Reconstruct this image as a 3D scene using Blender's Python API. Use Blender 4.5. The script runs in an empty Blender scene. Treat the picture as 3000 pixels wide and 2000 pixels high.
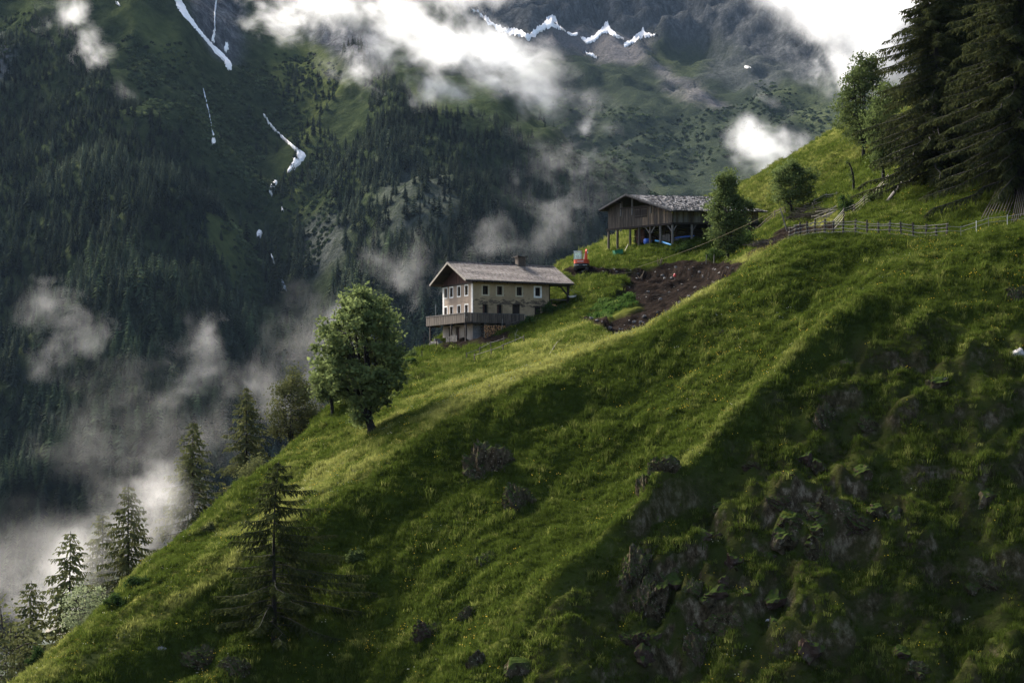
import bpy, math, random
import numpy as np
from mathutils import Vector, Matrix

rnd = random.Random(7)
R = math.radians
S = bpy.context.scene
col = S.collection

# ------------------------------------------------------------------ camera, sky, sun, exposure
PW, PH = 3000.0, 2000.0
F = 5231.0          # focal length in photograph pixels
HZ = 1200.0         # row of the horizon
cam_d = bpy.data.cameras.new('camera')
cam = bpy.data.objects.new('camera', cam_d)
col.objects.link(cam)
cam_d.sensor_width = 36.0
cam_d.sensor_fit = 'HORIZONTAL'
cam_d.lens = F * 36.0 / PW
cam_d.shift_y = (HZ - PH / 2) / PW
cam_d.clip_start = 1.0
cam_d.clip_end = 30000.0
cam.location = (0, 0, 0)
cam.rotation_euler = (R(90), 0, 0)
S.camera = cam

SUN = Vector((-0.50, 0.60, 0.62)).normalized()
W = bpy.data.worlds.new('World')
S.world = W
W.use_nodes = True
wn = W.node_tree
sky = wn.nodes.new('ShaderNodeTexSky')
sky.sky_type = 'NISHITA'
sky.sun_disc = False
sky.sun_elevation = math.asin(SUN.z)
sky.sun_rotation = math.atan2(SUN.x, SUN.y)
sky.air_density = 1.0
sky.dust_density = 3.0
wn.nodes['Background'].inputs['Strength'].default_value = 0.115
wn.links.new(sky.outputs[0], wn.nodes['Background'].inputs['Color'])

sl = bpy.data.lights.new('sun', 'SUN')
sl.energy = 5.0
sl.angle = R(20.0)
sl.color = (1.0, 0.95, 0.86)
so = bpy.data.objects.new('sun', sl)
col.objects.link(so)
so.rotation_euler = SUN.to_track_quat('Z', 'Y').to_euler()

S.view_settings.view_transform = 'Standard'
S.view_settings.look = 'None'
S.view_settings.gamma = 1.0
S.view_settings.use_curve_mapping = False
S.view_settings.exposure = 1.8
S.render.engine = 'CYCLES'
cy = S.cycles
cy.use_denoising = True
cy.denoiser = 'OPENIMAGEDENOISE'
cy.denoising_input_passes = 'RGB_ALBEDO_NORMAL'
cy.denoising_prefilter = 'ACCURATE'
cy.max_bounces = 5
cy.diffuse_bounces = 2
cy.glossy_bounces = 2
cy.transmission_bounces = 4
cy.transparent_max_bounces = 8
cy.volume_bounces = 2
cy.volume_step_rate = 0.5
cy.volume_max_steps = 64
cy.use_adaptive_sampling = True
cy.adaptive_threshold = 0.006

# ------------------------------------------------------------------ helpers
def px3(px, py, Y):
    return ((px - 1500.0) / F * Y, Y, (HZ - py) / F * Y)

def topx(x, y, z):
    return 1500.0 + F * x / y, HZ - F * z / y

def tag(o, label=None, cat=None, group=None, kind=None):
    if label: o['label'] = label
    if cat: o['category'] = cat
    if group: o['group'] = group
    if kind: o['kind'] = kind
    return o

def empty(name, loc, rz=0.0):
    o = bpy.data.objects.new(name, None)
    o.empty_display_size = 0.3
    col.objects.link(o)
    o.location = loc
    o.rotation_euler = (0, 0, rz)
    return o

def link(name, me, parent=None, loc=None):
    o = bpy.data.objects.new(name, me)
    col.objects.link(o)
    if parent: o.parent = parent
    if loc is not None: o.location = loc
    return o

class MB:
    """collects shapes and links them as one mesh object"""
    def __init__(s): s.v = []; s.f = []; s.m = []
    def add(s, vs, fs, mi=0):
        b = len(s.v); s.v.extend(vs)
        for f in fs: s.f.append(tuple(i + b for i in f)); s.m.append(mi)
    def box(s, x0, x1, y0, y1, z0, z1, mi=0):
        vs = [(x0,y0,z0),(x1,y0,z0),(x1,y1,z0),(x0,y1,z0),(x0,y0,z1),(x1,y0,z1),(x1,y1,z1),(x0,y1,z1)]
        s.add(vs, [(3,2,1,0),(4,5,6,7),(0,1,5,4),(1,2,6,5),(2,3,7,6),(3,0,4,7)], mi)
    def bar(s, a, b, w, h, mi=0, up=(0,0,1)):
        a = Vector(a); b = Vector(b); d = (b - a).normalized()
        u = Vector(up)
        if abs(d.dot(u)) > 0.97: u = Vector((0,1,0))
        sx = d.cross(u).normalized() * w / 2; sz = sx.cross(d).normalized() * h / 2
        vs = [tuple(p) for p in (a-sx-sz, a+sx-sz, a+sx+sz, a-sx+sz, b-sx-sz, b+sx-sz, b+sx+sz, b-sx+sz)]
        s.add(vs, [(3,2,1,0),(4,5,6,7),(0,1,5,4),(1,2,6,5),(2,3,7,6),(3,0,4,7)], mi)
    def tube(s, pts, rads, n=6, mi=0, cap=True):
        pts = [Vector(p) for p in pts]; k = len(pts)
        if not hasattr(rads, '__len__'): rads = [rads] * k
        b = len(s.v); ref = None
        for i in range(k):
            d = (pts[min(i+1,k-1)] - pts[max(i-1,0)])
            d = d.normalized() if d.length > 1e-9 else Vector((0,0,1))
            if ref is None: ref = Vector((1,0,0)) if abs(d.x) < 0.9 else Vector((0,1,0))
            u = (ref - d * ref.dot(d)).normalized(); w = d.cross(u); ref = u
            for j in range(n):
                a = 2 * math.pi * j / n
                s.v.append(tuple(pts[i] + (u * math.cos(a) + w * math.sin(a)) * rads[i]))
        for i in range(k-1):
            for j in range(n):
                j2 = (j+1) % n
                s.f.append((b+i*n+j, b+i*n+j2, b+(i+1)*n+j2, b+(i+1)*n+j)); s.m.append(mi)
        if cap:
            s.f.append(tuple(b+j for j in reversed(range(n)))); s.m.append(mi)
            s.f.append(tuple(b+(k-1)*n+j for j in range(n))); s.m.append(mi)
    def poly(s, pts, mi=0): s.add([tuple(p) for p in pts], [tuple(range(len(pts)))], mi)
    def prism(s, prof, axis, a, b, mi=0):
        """2D profile (list of (p,q)) extruded along axis from a to b"""
        def P(p, q, t):
            return {'x': (t, p, q), 'y': (p, t, q), 'z': (p, q, t)}[axis]
        n = len(prof)
        vs = [P(p, q, a) for p, q in prof] + [P(p, q, b) for p, q in prof]
        fs = [tuple(range(n)), tuple(reversed(range(n, 2*n)))]
        for i in range(n): fs.append((i, n+i, n+(i+1) % n, (i+1) % n))
        s.add(vs, fs, mi)
    def mesh(s, name, mats, smooth=False):
        me = bpy.data.meshes.new(name)
        me.from_pydata([tuple(map(float, v)) for v in s.v], [], s.f)
        if not isinstance(mats, (list, tuple)): mats = [mats]
        for m in mats: me.materials.append(m)
        if len(mats) > 1: me.polygons.foreach_set('material_index', s.m)
        if smooth: me.polygons.foreach_set('use_smooth', [True] * len(me.polygons))
        me.update()
        return me
    def build(s, name, mats, parent=None, smooth=False, loc=None, fixn=True):
        me = s.mesh(name, mats, smooth)
        if fixn:
            import bmesh
            bm = bmesh.new(); bm.from_mesh(me)
            bmesh.ops.recalc_face_normals(bm, faces=bm.faces); bm.to_mesh(me); bm.free()
        return link(name, me, parent, loc)

def np_mesh(name, V, Fq, mats, smooth=True, attrs=None):
    me = bpy.data.meshes.new(name)
    V = np.asarray(V, np.float32); Fq = np.asarray(Fq, np.int32)
    k = Fq.shape[1]
    me.vertices.add(len(V)); me.vertices.foreach_set('co', V.ravel())
    me.loops.add(Fq.size); me.loops.foreach_set('vertex_index', Fq.ravel())
    me.polygons.add(len(Fq))
    me.polygons.foreach_set('loop_start', np.arange(0, Fq.size, k, dtype=np.int32))
    me.polygons.foreach_set('loop_total', np.full(len(Fq), k, np.int32))
    me.polygons.foreach_set('use_smooth', np.full(len(Fq), smooth))
    for m in (mats if isinstance(mats, (list, tuple)) else [mats]): me.materials.append(m)
    me.update(calc_edges=True)
    for n, a in (attrs or {}).items():
        at = me.attributes.new(n, 'FLOAT', 'POINT'); at.data.foreach_set('value', np.asarray(a, np.float32).ravel())
    return me

# numpy gradient noise
def _h(ix, iy, seed):
    n = (ix.astype(np.int64) * 374761393 + iy.astype(np.int64) * 668265263 + seed * 974634777) & 0xffffffff
    n = ((n ^ (n >> 13)) * 1274126177) & 0xffffffff
    return (n ^ (n >> 16)) & 0xffff
def pnoise(x, y, seed=0):
    ix = np.floor(x); iy = np.floor(y); fx = x - ix; fy = y - iy
    u = fx*fx*fx*(fx*(fx*6-15)+10); v = fy*fy*fy*(fy*(fy*6-15)+10)
    def g(dx, dy):
        a = _h(ix+dx, iy+dy, seed) * (2*math.pi/65536.0)
        return np.cos(a)*(fx-dx) + np.sin(a)*(fy-dy)
    return ((g(0,0)*(1-u)+g(1,0)*u)*(1-v) + (g(0,1)*(1-u)+g(1,1)*u)*v) * 1.5
def fbm(x, y, seed=0, oct=4, gain=0.5, ridged=False):
    s = np.zeros_like(np.asarray(x, float)); a = 1.0; fq = 1.0
    for o in range(oct):
        n = pnoise(x*fq + 17.3*o, y*fq - 9.1*o, seed + o*31)
        if ridged: n = 1 - 2*np.abs(n)
        s = s + a*n; a *= gain; fq *= 2.03
    return s
def inpoly(px, py, poly):
    px = np.asarray(px, float); py = np.asarray(py, float); r = np.zeros(px.shape, bool)
    n = len(poly); j = n-1
    for i in range(n):
        xi, yi = poly[i]; xj, yj = poly[j]
        c = ((yi > py) != (yj > py)) & (px < (xj-xi)*(py-yi)/((yj-yi) or 1e-9) + xi)
        r ^= c; j = i
    return r

class Field:
    """height field through control points (multiquadric), sampled on a grid"""
    def __init__(s, pts, c, x0, x1, y0, y1, st, lam=1e-3):
        P = np.array(pts, float); X = P[:, :2]; n = len(P)
        s.sc = 100.0; s.c = c
        D = np.sqrt(((X[:,None]-X[None])**2).sum(-1) + c*c)/s.sc
        Q = np.c_[np.ones(n), X/s.sc]
        A = np.zeros((n+3, n+3)); A[:n,:n] = D - lam*np.eye(n); A[:n,n:] = Q; A[n:,:n] = Q.T
        s.w = np.linalg.solve(A, np.r_[P[:,2], 0,0,0]); s.X = X
        s.x0, s.y0, s.st = x0, y0, st
        s.gx = np.arange(x0, x1+st*0.5, st); s.gy = np.arange(y0, y1+st*0.5, st)
        s.GX, s.GY = np.meshgrid(s.gx, s.gy)
        s.Z = s.raw(s.GX, s.GY)
    def raw(s, x, y):
        sh = x.shape; x = x.ravel(); y = y.ravel(); out = np.zeros(len(x))
        n = len(s.X)
        for i in range(0, len(x), 20000):
            a = x[i:i+20000]; b = y[i:i+20000]
            d = np.sqrt((a[:,None]-s.X[:,0])**2 + (b[:,None]-s.X[:,1])**2 + s.c*s.c)/s.sc
            out[i:i+20000] = d @ s.w[:n] + s.w[n] + s.w[n+1]*a/s.sc + s.w[n+2]*b/s.sc
        return out.reshape(sh)
    def at(s, x, y):
        x = np.asarray(x, float); y = np.asarray(y, float)
        i = np.clip((x-s.x0)/s.st, 0, len(s.gx)-1.001); j = np.clip((y-s.y0)/s.st, 0, len(s.gy)-1.001)
        a = i.astype(int); b = j.astype(int); u = i-a; v = j-b
        Z = s.Z
        return (Z[b,a]*(1-u)+Z[b,a+1]*u)*(1-v) + (Z[b+1,a]*(1-u)+Z[b+1,a+1]*u)*v
    def slope(s, x, y, e=1.0):
        return (s.at(x+e,y)-s.at(x-e,y))/(2*e), (s.at(x,y+e)-s.at(x,y-e))/(2*e)
    def hit(s, px, py, ymin=None, ymax=None):
        """first point of the surface seen through a photograph pixel"""
        Y = np.arange(ymin or s.y0, ymax or s.gy[-1], s.st*0.3)
        x = (px-1500)/F*Y; zr = (HZ-py)/F*Y
        ok = (x > s.gx[0]) & (x < s.gx[-1])
        d = np.where(ok, zr - s.at(x, Y), 1.0)
        k = np.nonzero(d <= 0)[0]
        k = k[0] if len(k) else int(np.argmin(np.where(ok, np.abs(d), 1e9)))
        yy = Y[k]; xx = (px-1500)/F*yy
        return (float(xx), float(yy), float(s.at(xx, yy)))
    def mesh(s, name, mat, attrs=None, mask=None):
        ny, nx = s.Z.shape
        V = np.stack([s.GX, s.GY, s.Z], -1).reshape(-1, 3)
        a = np.arange(ny*nx).reshape(ny, nx)
        Q = np.stack([a[:-1,:-1], a[:-1,1:], a[1:,1:], a[1:,:-1]], -1).reshape(-1, 4)
        return np_mesh(name, V, Q, mat, True, attrs)

# ------------------------------------------------------------------ node helpers
def new_mat(name):
    m = bpy.data.materials.new(name); m.use_nodes = True
    nt = m.node_tree; b = nt.nodes['Principled BSDF']
    b.inputs['Specular IOR Level'].default_value = 0.25
    b.inputs['Roughness'].default_value = 0.85
    return m, nt, b
def N(nt, t, **k):
    n = nt.nodes.new(t)
    for a, v in k.items(): setattr(n, a, v)
    return n
def noise(nt, scale, detail=4, rough=0.55, vec=None, dist=0.0):
    n = N(nt, 'ShaderNodeTexNoise'); n.inputs['Scale'].default_value = scale
    n.inputs['Detail'].default_value = detail; n.inputs['Roughness'].default_value = rough
    n.inputs['Distortion'].default_value = dist
    if vec is not None: nt.links.new(vec, n.inputs['Vector'])
    return n.outputs['Fac']
def ramp(nt, fac, stops, interp='LINEAR'):
    r = N(nt, 'ShaderNodeValToRGB'); r.color_ramp.interpolation = interp
    e = r.color_ramp.elements
    while len(e) < len(stops): e.new(0.5)
    for q, (p, c) in zip(e, stops):
        q.position = p; q.color = (*c, 1) if len(c) == 3 else c
    nt.links.new(fac, r.inputs[0]); return r.outputs[0]
def gray(a): return (a, a, a)
def mix(nt, fac, a, b, mode='MIX'):
    m = N(nt, 'ShaderNodeMix', data_type='RGBA', blend_type=mode)
    for s, v in ((0, fac), (6, a), (7, b)):
        if isinstance(v, (int, float)): m.inputs[s].default_value = v
        elif isinstance(v, tuple): m.inputs[s].default_value = (*v, 1)
        else: nt.links.new(v, m.inputs[s])
    return m.outputs[2]
def mth(nt, op, a, b=None, c=None):
    m = N(nt, 'ShaderNodeMath', operation=op)
    for i, v in enumerate((a, b, c)):
        if v is None: continue
        if isinstance(v, (int, float)): m.inputs[i].default_value = v
        else: nt.links.new(v, m.inputs[i])
    return m.outputs[0]
def attr(nt, name, typ='GEOMETRY'):
    a = N(nt, 'ShaderNodeAttribute', attribute_name=name, attribute_type=typ); return a.outputs['Fac']
def pos(nt): return N(nt, 'ShaderNodeNewGeometry').outputs['Position']
def objco(nt): return N(nt, 'ShaderNodeTexCoord').outputs['Object']
def mapv(nt, vec, scale=(1,1,1), rot=(0,0,0)):
    m = N(nt, 'ShaderNodeMapping'); m.inputs['Scale'].default_value = scale; m.inputs['Rotation'].default_value = rot
    nt.links.new(vec, m.inputs['Vector']); return m.outputs[0]
def bump(nt, b, h, strength=0.5, dist=0.1):
    n = N(nt, 'ShaderNodeBump'); n.inputs['Strength'].default_value = strength; n.inputs['Distance'].default_value = dist
    nt.links.new(h, n.inputs['Height']); nt.links.new(n.outputs[0], b.inputs['Normal'])
def simple(name, c1, c2=None, scale=3.0, rough=0.85, stretch=(1,1,1), bmp=0.0, metallic=0.0):
    """plain procedural material: two tones by noise in object space"""
    m, nt, b = new_mat(name); b.inputs['Roughness'].default_value = rough; b.inputs['Metallic'].default_value = metallic
    c2 = c2 or tuple(x*0.6 for x in c1)
    n = noise(nt, scale, 5, 0.6, mapv(nt, objco(nt), stretch))
    oi = N(nt, 'ShaderNodeObjectInfo').outputs['Random']
    c = ramp(nt, n, [(0.3, c2), (0.7, c1)])
    v = mth(nt, 'MULTIPLY_ADD', oi, 0.5, 0.75)
    hsv = N(nt, 'ShaderNodeHueSaturation'); nt.links.new(c, hsv.inputs['Color']); nt.links.new(v, hsv.inputs['Value'])
    nt.links.new(hsv.outputs[0], b.inputs['Base Color'])
    if bmp: bump(nt, b, n, bmp, 0.05)
    return m
def leaf_mat(name, c1, c2, trans=0.35, scale=0.25, randomness=0.5, inst=None):
    """foliage: diffuse plus light shining through, two tones by noise through the crown"""
    m = bpy.data.materials.new(name); m.use_nodes = True; nt = m.node_tree
    nt.nodes.remove(nt.nodes['Principled BSDF'])
    n = noise(nt, scale, 4, 0.65, pos(nt))
    c = ramp(nt, n, [(0.32, c2), (0.68, c1)])
    if inst:
        t = attr(nt, inst, 'INSTANCER')
        c = mix(nt, t, c, tuple(min(1, x*1.0) for x in randomness), 'MIX') if isinstance(randomness, tuple) else mix(nt, 1.0, c, t, 'MULTIPLY')
    else:
        oi = N(nt, 'ShaderNodeObjectInfo').outputs['Random']
        v = mth(nt, 'MULTIPLY_ADD', oi, randomness, 1-randomness/2)
        hsv = N(nt, 'ShaderNodeHueSaturation'); nt.links.new(c, hsv.inputs['Color']); nt.links.new(v, hsv.inputs['Value']); c = hsv.outputs[0]
    d = N(nt, 'ShaderNodeBsdfDiffuse'); tr = N(nt, 'ShaderNodeBsdfTranslucent')
    nt.links.new(c, d.inputs['Color']); nt.links.new(c, tr.inputs['Color'])
    mx = N(nt, 'ShaderNodeMixShader'); mx.inputs[0].default_value = trans
    nt.links.new(d.outputs[0], mx.inputs[1]); nt.links.new(tr.outputs[0], mx.inputs[2])
    nt.links.new(mx.outputs[0], nt.nodes['Material Output'].inputs['Surface'])
    return m

def scatter(name, pts, scale, idx, tint, meshes, rz=None, tilt=None, label=None, cat=None):
    """one stuff object: geometry nodes put copies of the source meshes on the points"""
    n = len(pts)
    me = bpy.data.meshes.new(name)
    me.vertices.add(n); me.vertices.foreach_set('co', np.asarray(pts, np.float32).ravel())
    rng = np.random.default_rng(n)
    rot = np.zeros((n, 3), np.float32)
    rot[:, 2] = rng.uniform(0, 6.283, n) if rz is None else rz
    if tilt is not None: rot[:, 0] = tilt[:, 0]; rot[:, 1] = tilt[:, 1]
    a = me.attributes.new('rot', 'FLOAT_VECTOR', 'POINT'); a.data.foreach_set('vector', rot.ravel())
    for nm, v in (('scl', scale), ('tint', tint)):
        a = me.attributes.new(nm, 'FLOAT', 'POINT'); a.data.foreach_set('value', np.asarray(v, np.float32))
    a = me.attributes.new('idx', 'INT', 'POINT'); a.data.foreach_set('value', np.asarray(idx, np.int32))
    o = link(name, me)
    src = bpy.data.collections.new(name + '_source')
    for i, m in enumerate(meshes):
        src.objects.link(bpy.data.objects.new('%s_source_%02d' % (name, i), m))
    g = bpy.data.node_groups.new(name + '_nodes', 'GeometryNodeTree')
    g.interface.new_socket('Geometry', in_out='INPUT', socket_type='NodeSocketGeometry')
    g.interface.new_socket('Geometry', in_out='OUTPUT', socket_type='NodeSocketGeometry')
    gi = g.nodes.new('NodeGroupInput'); go = g.nodes.new('NodeGroupOutput')
    ip = g.nodes.new('GeometryNodeInstanceOnPoints'); ci = g.nodes.new('GeometryNodeCollectionInfo')
    ci.inputs['Collection'].default_value = src
    ci.inputs['Separate Children'].default_value = True; ci.inputs['Reset Children'].default_value = True
    def na(nm, t):
        q = g.nodes.new('GeometryNodeInputNamedAttribute'); q.data_type = t; q.inputs['Name'].default_value = nm
        return q.outputs['Attribute']
    L = g.links.new
    L(gi.outputs[0], ip.inputs['Points']); L(ci.outputs[0], ip.inputs['Instance'])
    ip.inputs['Pick Instance'].default_value = True
    L(na('idx', 'INT'), ip.inputs['Instance Index']); L(na('rot', 'FLOAT_VECTOR'), ip.inputs['Rotation'])
    L(na('scl', 'FLOAT'), ip.inputs['Scale']); L(ip.outputs[0], go.inputs[0])
    md = o.modifiers.new('scatter', 'NODES'); md.node_group = g
    tag(o, label, None, None, 'stuff')
    return o
# ------------------------------------------------------------------ near hillside: control points (pixel, pixel, metres away)
hill_px = [
 # main crest of the spur
 (3300,690,160),(3000,712,166),(2770,716,170),(2550,708,174),(2310,704,178),(2200,775,175),(2100,842,173),(1980,910,171),(1850,985,169),(1600,1092,166),
 (1300,1232,163),(1100,1370,160),(930,1490,156),(760,1620,152),(600,1735,149),(400,1860,146),(230,1975,143),
 # hollow between the crest and the second rib
 (2450,790,168),(2200,905,166),(2000,1070,162),(1750,1250,158),(1500,1420,154),(1250,1600,151),(1000,1750,148),(800,1880,145),(1400,1600,148),(1700,1420,152),
 (1150,1850,144),(900,1995,142),(600,1985,142),
 # second rib
 (2750,800,163),(2600,870,160),(2420,1000,156),(2230,1190,151),(2050,1370,146),(1850,1560,141),(1680,1700,138),(1500,1860,135),(1350,2000,132),
 # dark flank right of it
 (3000,900,157),(3000,1200,147),(3000,1500,139),(3000,1900,129),(2650,1150,150),(2500,1330,146),(2500,1620,138),(2500,1950,130),(2250,1600,140),(2200,1950,131),
 (1950,1760,136),(1850,2000,131),(2750,1000,154),(3300,1200,145),(3300,1900,127),
 (400,2300,136),(1000,2300,134),(1600,2300,124),(2300,2300,122),(3000,2300,118),(3300,2300,116),(-200,2300,138),
 # sunlit strip behind the crest up to the edge above the valley
 (900,1420,167),(1000,1300,178),(1150,1180,192),(1000,1210,193),(1300,1090,203),(1200,1130,200),(700,1560,162),(780,1370,176),(1450,1060,200),(1600,1010,198),(1750,950,200),
 (900,1262,188),(700,1425,173),(560,1545,166),(430,1655,160),(300,1780,155),(60,1985,147),(-200,2150,143),
 (960,1195,199),(1080,1090,210),(1200,1035,220),
 # house terrace
 (1285,1010,221),(1385,1000,224),(1330,1040,216),(1500,958,226),(1560,930,229),(1620,895,232),(1680,868,236),(1500,1010,214),
 (1290,985,236),(1450,960,240),(1405,997,221),(1450,983,222.5),(1490,966,223.5),
 # garden, dig, track
 (1750,905,224),(1650,930,222),(1850,900,218),(1950,850,217),(2050,815,216),(1800,850,228),(1750,810,236),(2000,786,234),(2100,780,228),(2180,740,220),
 (1640,800,243),(1705,796,243),(1850,796,241),(1950,795,238),
 # bank below the barn and the barn floor
 (1800,755,250),(1830,742,252),(1970,716,252),(2080,702,254),(2170,690,256),(2000,745,247),(2150,715,247),(1860,700,272),(1790,733,262),(2060,668,272),(2250,655,266),(2200,700,250),
 (2250,690,232),(2300,672,216),
 # meadow beyond, upper lawn
 (1620,785,285),(1700,748,292),(1800,692,300),(1900,650,305),
 (2350,640,222),(2450,628,214),(2400,665,200),(2320,612,240),(2440,572,242),(2300,560,268),(2190,532,300),(2300,466,302),(2440,387,304),(2600,300,306),(2800,200,306),
 (2490,560,232),(2480,620,212),(2600,545,214),(2700,520,206),(2850,500,198),(3000,470,194),(3000,590,182),(2850,690,173),(2700,640,184),(2600,600,198),(2560,690,180),(2950,690,168),
 (3200,400,196),(3300,560,178),(2800,420,240),(3100,250,240),(2620,450,240),
]
hill_pts = [px3(*p) for p in hill_px]
# dips right behind the crest, and the fall into the valley beyond the edge
for px, py, Y, dy, dz in ((1980,910,171,12,-2.4),(2100,842,173,12,-2.0),(1850,985,169,12,-1.6),(2200,775,175,10,-1.0)):
    x, y, z = px3(px, py, Y); hill_pts.append((x*1.02, y+dy, z+dz))
for px, py, Y in ((960,1195,199),(900,1262,188),(780,1350,179),(700,1425,173),(560,1545,166),(430,1655,160),(300,1780,155),(60,1985,147),(-200,2150,143),(1080,1090,210),(1200,1035,220)):
    x, y, z = px3(px, py, Y)
    for d, drop in ((9, 12), (30, 38), (75, 85)):
        hill_pts.append((x-d, y+d*0.35, z-drop))
for px, py, Y in ((1285,1000,225),(1450,960,246),(1620,785,288),(1800,692,303),(1900,650,308)):
    x, y, z = px3(px, py, Y)
    for d, drop in ((8, 6), (35, 36), (80, 80)):
        hill_pts.append((x-d*0.75, y+d*0.75, z-drop))
for px, py, Y in ((2190,532,300),(2300,466,302),(2440,387,304),(2600,300,306)):
    x, y, z = px3(px, py, Y)
    for d, drop in ((8, 1.5), (30, 14), (60, 34)):
        hill_pts.append((x-d*0.4, y+d, z-drop))
hill = Field(hill_pts, 3.0, -130, 120, 108, 350, 0.4, 2e-3)
GX, GY = hill.GX, hill.GY
PXg, PYg = topx(GX, GY, hill.Z)
def soft(mask, k=2):
    m = mask.astype(float)
    for _ in range(k):
        p = np.pad(m, 1, mode='edge')
        m = (p[:-2,1:-1]+p[2:,1:-1]+p[1:-1,:-2]+p[1:-1,2:]+2*m)/6
    return m
# bare earth: the dig, the track, the bank by the fence
wob = 14*fbm(GX*0.35, GY*0.35, 5, 3)
dirt_poly = [(1690,935),(1780,880),(1830,830),(1845,795),(1900,790),(1980,768),(2080,765),(2190,770),(2330,690),(2330,730),(2200,800),(1980,930),(1850,1000),(1760,955)]
dirt = inpoly(PXg+wob, PYg+wob*0.5, dirt_poly) & (GY > 181) & (GY < 246)
dirt |= inpoly(PXg+wob, PYg+wob*0.4, [(1640,788),(1720,784),(1850,786),(1960,788),(1960,802),(1720,804),(1640,802)]) & (GY > 230)
dirt |= inpoly(PXg+wob, PYg+wob, [(2180,750),(2300,668),(2460,655),(2450,690),(2300,700),(2190,765)]) & (GY > 183)
dirt |= inpoly(PXg+wob, PYg+wob, [(1290,1000),(1500,975),(1500,990),(1380,1012),(1280,1018)]) & (GY > 205)
dirt &= ~(inpoly(PXg+wob, PYg+wob, [(1720,930),(1760,890),(1850,858),(1875,880),(1840,915),(1760,935)]) & (GY > 205))
bed = inpoly(PXg, PYg, [(1715,930),(1755,885),(1850,855),(1880,875),(1845,915),(1770,935)]) & (GY > 205)
dirt = soft(dirt, 1)
# brown heather and rock of the flank; its colour also paints in shade
rk = inpoly(PXg+3*wob, PYg+3*wob, [(2420,1080),(2700,950),(3100,1000),(3400,1500),(3400,2400),(1400,2400),(1480,1930),(1800,1640),(1900,1500),(2150,1370)])
heath = soft(rk, 10)
rocky = soft(inpoly(PXg+2*wob, PYg+2*wob, [(1830,1650),(2000,1560),(2300,1380),(2520,1430),(2640,1620),(2420,1660),(2500,1900),(2300,1960),(2050,1900),(2020,2050),(1830,1900)]), 4)
low = soft(inpoly(PXg, PYg, [(300,2300),(420,1890),(760,1780),(1000,1640),(1400,1600),(1500,1900),(1500,2300)]), 12)
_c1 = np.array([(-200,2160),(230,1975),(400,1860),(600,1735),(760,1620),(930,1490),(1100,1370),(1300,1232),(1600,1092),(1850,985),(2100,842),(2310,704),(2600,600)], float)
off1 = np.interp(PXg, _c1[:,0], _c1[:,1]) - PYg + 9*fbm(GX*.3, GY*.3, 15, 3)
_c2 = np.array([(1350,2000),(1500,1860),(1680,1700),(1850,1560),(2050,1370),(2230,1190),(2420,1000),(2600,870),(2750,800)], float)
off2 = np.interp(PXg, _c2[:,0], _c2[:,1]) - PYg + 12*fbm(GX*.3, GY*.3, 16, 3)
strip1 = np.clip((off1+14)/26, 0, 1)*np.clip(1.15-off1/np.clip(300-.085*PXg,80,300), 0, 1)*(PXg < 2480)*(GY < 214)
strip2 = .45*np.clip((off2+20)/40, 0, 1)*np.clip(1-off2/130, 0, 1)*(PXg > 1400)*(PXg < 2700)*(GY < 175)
dry = np.clip(strip1 + strip2 + 0.5*(GY > 262), 0, 1)  # sunlight painted pale on crest and rib, plus the parched upper lawn
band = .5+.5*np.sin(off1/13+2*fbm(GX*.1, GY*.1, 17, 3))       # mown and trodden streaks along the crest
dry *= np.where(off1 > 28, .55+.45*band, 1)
bumps = np.clip(1 - dirt, 0, 1)
flat = np.clip(np.abs(PXg-1450)/350 + np.abs(PYg-980)/140 - 0.6, 0.15, 1) * np.clip(np.abs(PXg-2030)/330 + np.abs(PYg-700)/110 - 0.6, 0.15, 1)
h0 = hill.Z.copy()
tus = fbm(GX*0.30+0.25*GY, GY*0.45-0.2*GX, 11, 4)
ter = np.sin(hill.Z*3.1 + 2.2*fbm(GX*0.12, GY*0.12, 13, 3))          # cattle terraces
hill.Z += flat*(0.30*fbm(GX*0.13, GY*0.13, 3, 3) + 0.20*tus*bumps + 0.17*fbm(GX*0.75, GY*0.75, 12, 3, .55)*bumps + 0.07*ter*bumps*(GY < 215))
hill.Z += heath*(1.05*fbm(GX*0.17, GY*0.2, 21, 4, 0.55) + 0.25*fbm(GX*0.6, GY*0.6, 22, 3))
_u = 0.75*GX-0.66*GY; _v = 0.66*GX+0.75*GY; _face = soft((GY < 172) & (off1 < -30), 8)
hill.Z += (0.95*heath+0.35*_face)*(fbm(_u*0.11+.25*fbm(_u*.2,_v*.2,18,2), _v*0.030, 25, 4, 0.5, True)-.3)
hill.Z += 1.5*np.exp(-(off2/50.0)**2)*_face*np.clip((PXg-1400)/300,0,1)*np.clip((2750-PXg)/300,0,1) - 1.0*np.exp(-((off2-150)/90.0)**2)*_face*np.clip((PXg-1400)/300,0,1)*np.clip((2750-PXg)/300,0,1)
hill.Z -= 1.0*np.exp(-((off1+150)/80.0)**2)*_face*np.clip((2300-PXg)/300,0,1)
hill.Z += rocky*(1.05*fbm(GX*0.22, GY*0.26, 41, 5, 0.6, True) - 0.55)
hill.Z += low*0.45*fbm(GX*0.25, GY*0.25, 33, 4, 0.55)
hill.Z += dirt*(0.50*fbm(GX*0.35, GY*0.35, 51, 5, 0.6)) - 1.1*soft(dirt > 0.5, 3)*((PXg > 1780) & (PXg < 2200) & (PYg > 790))

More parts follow.
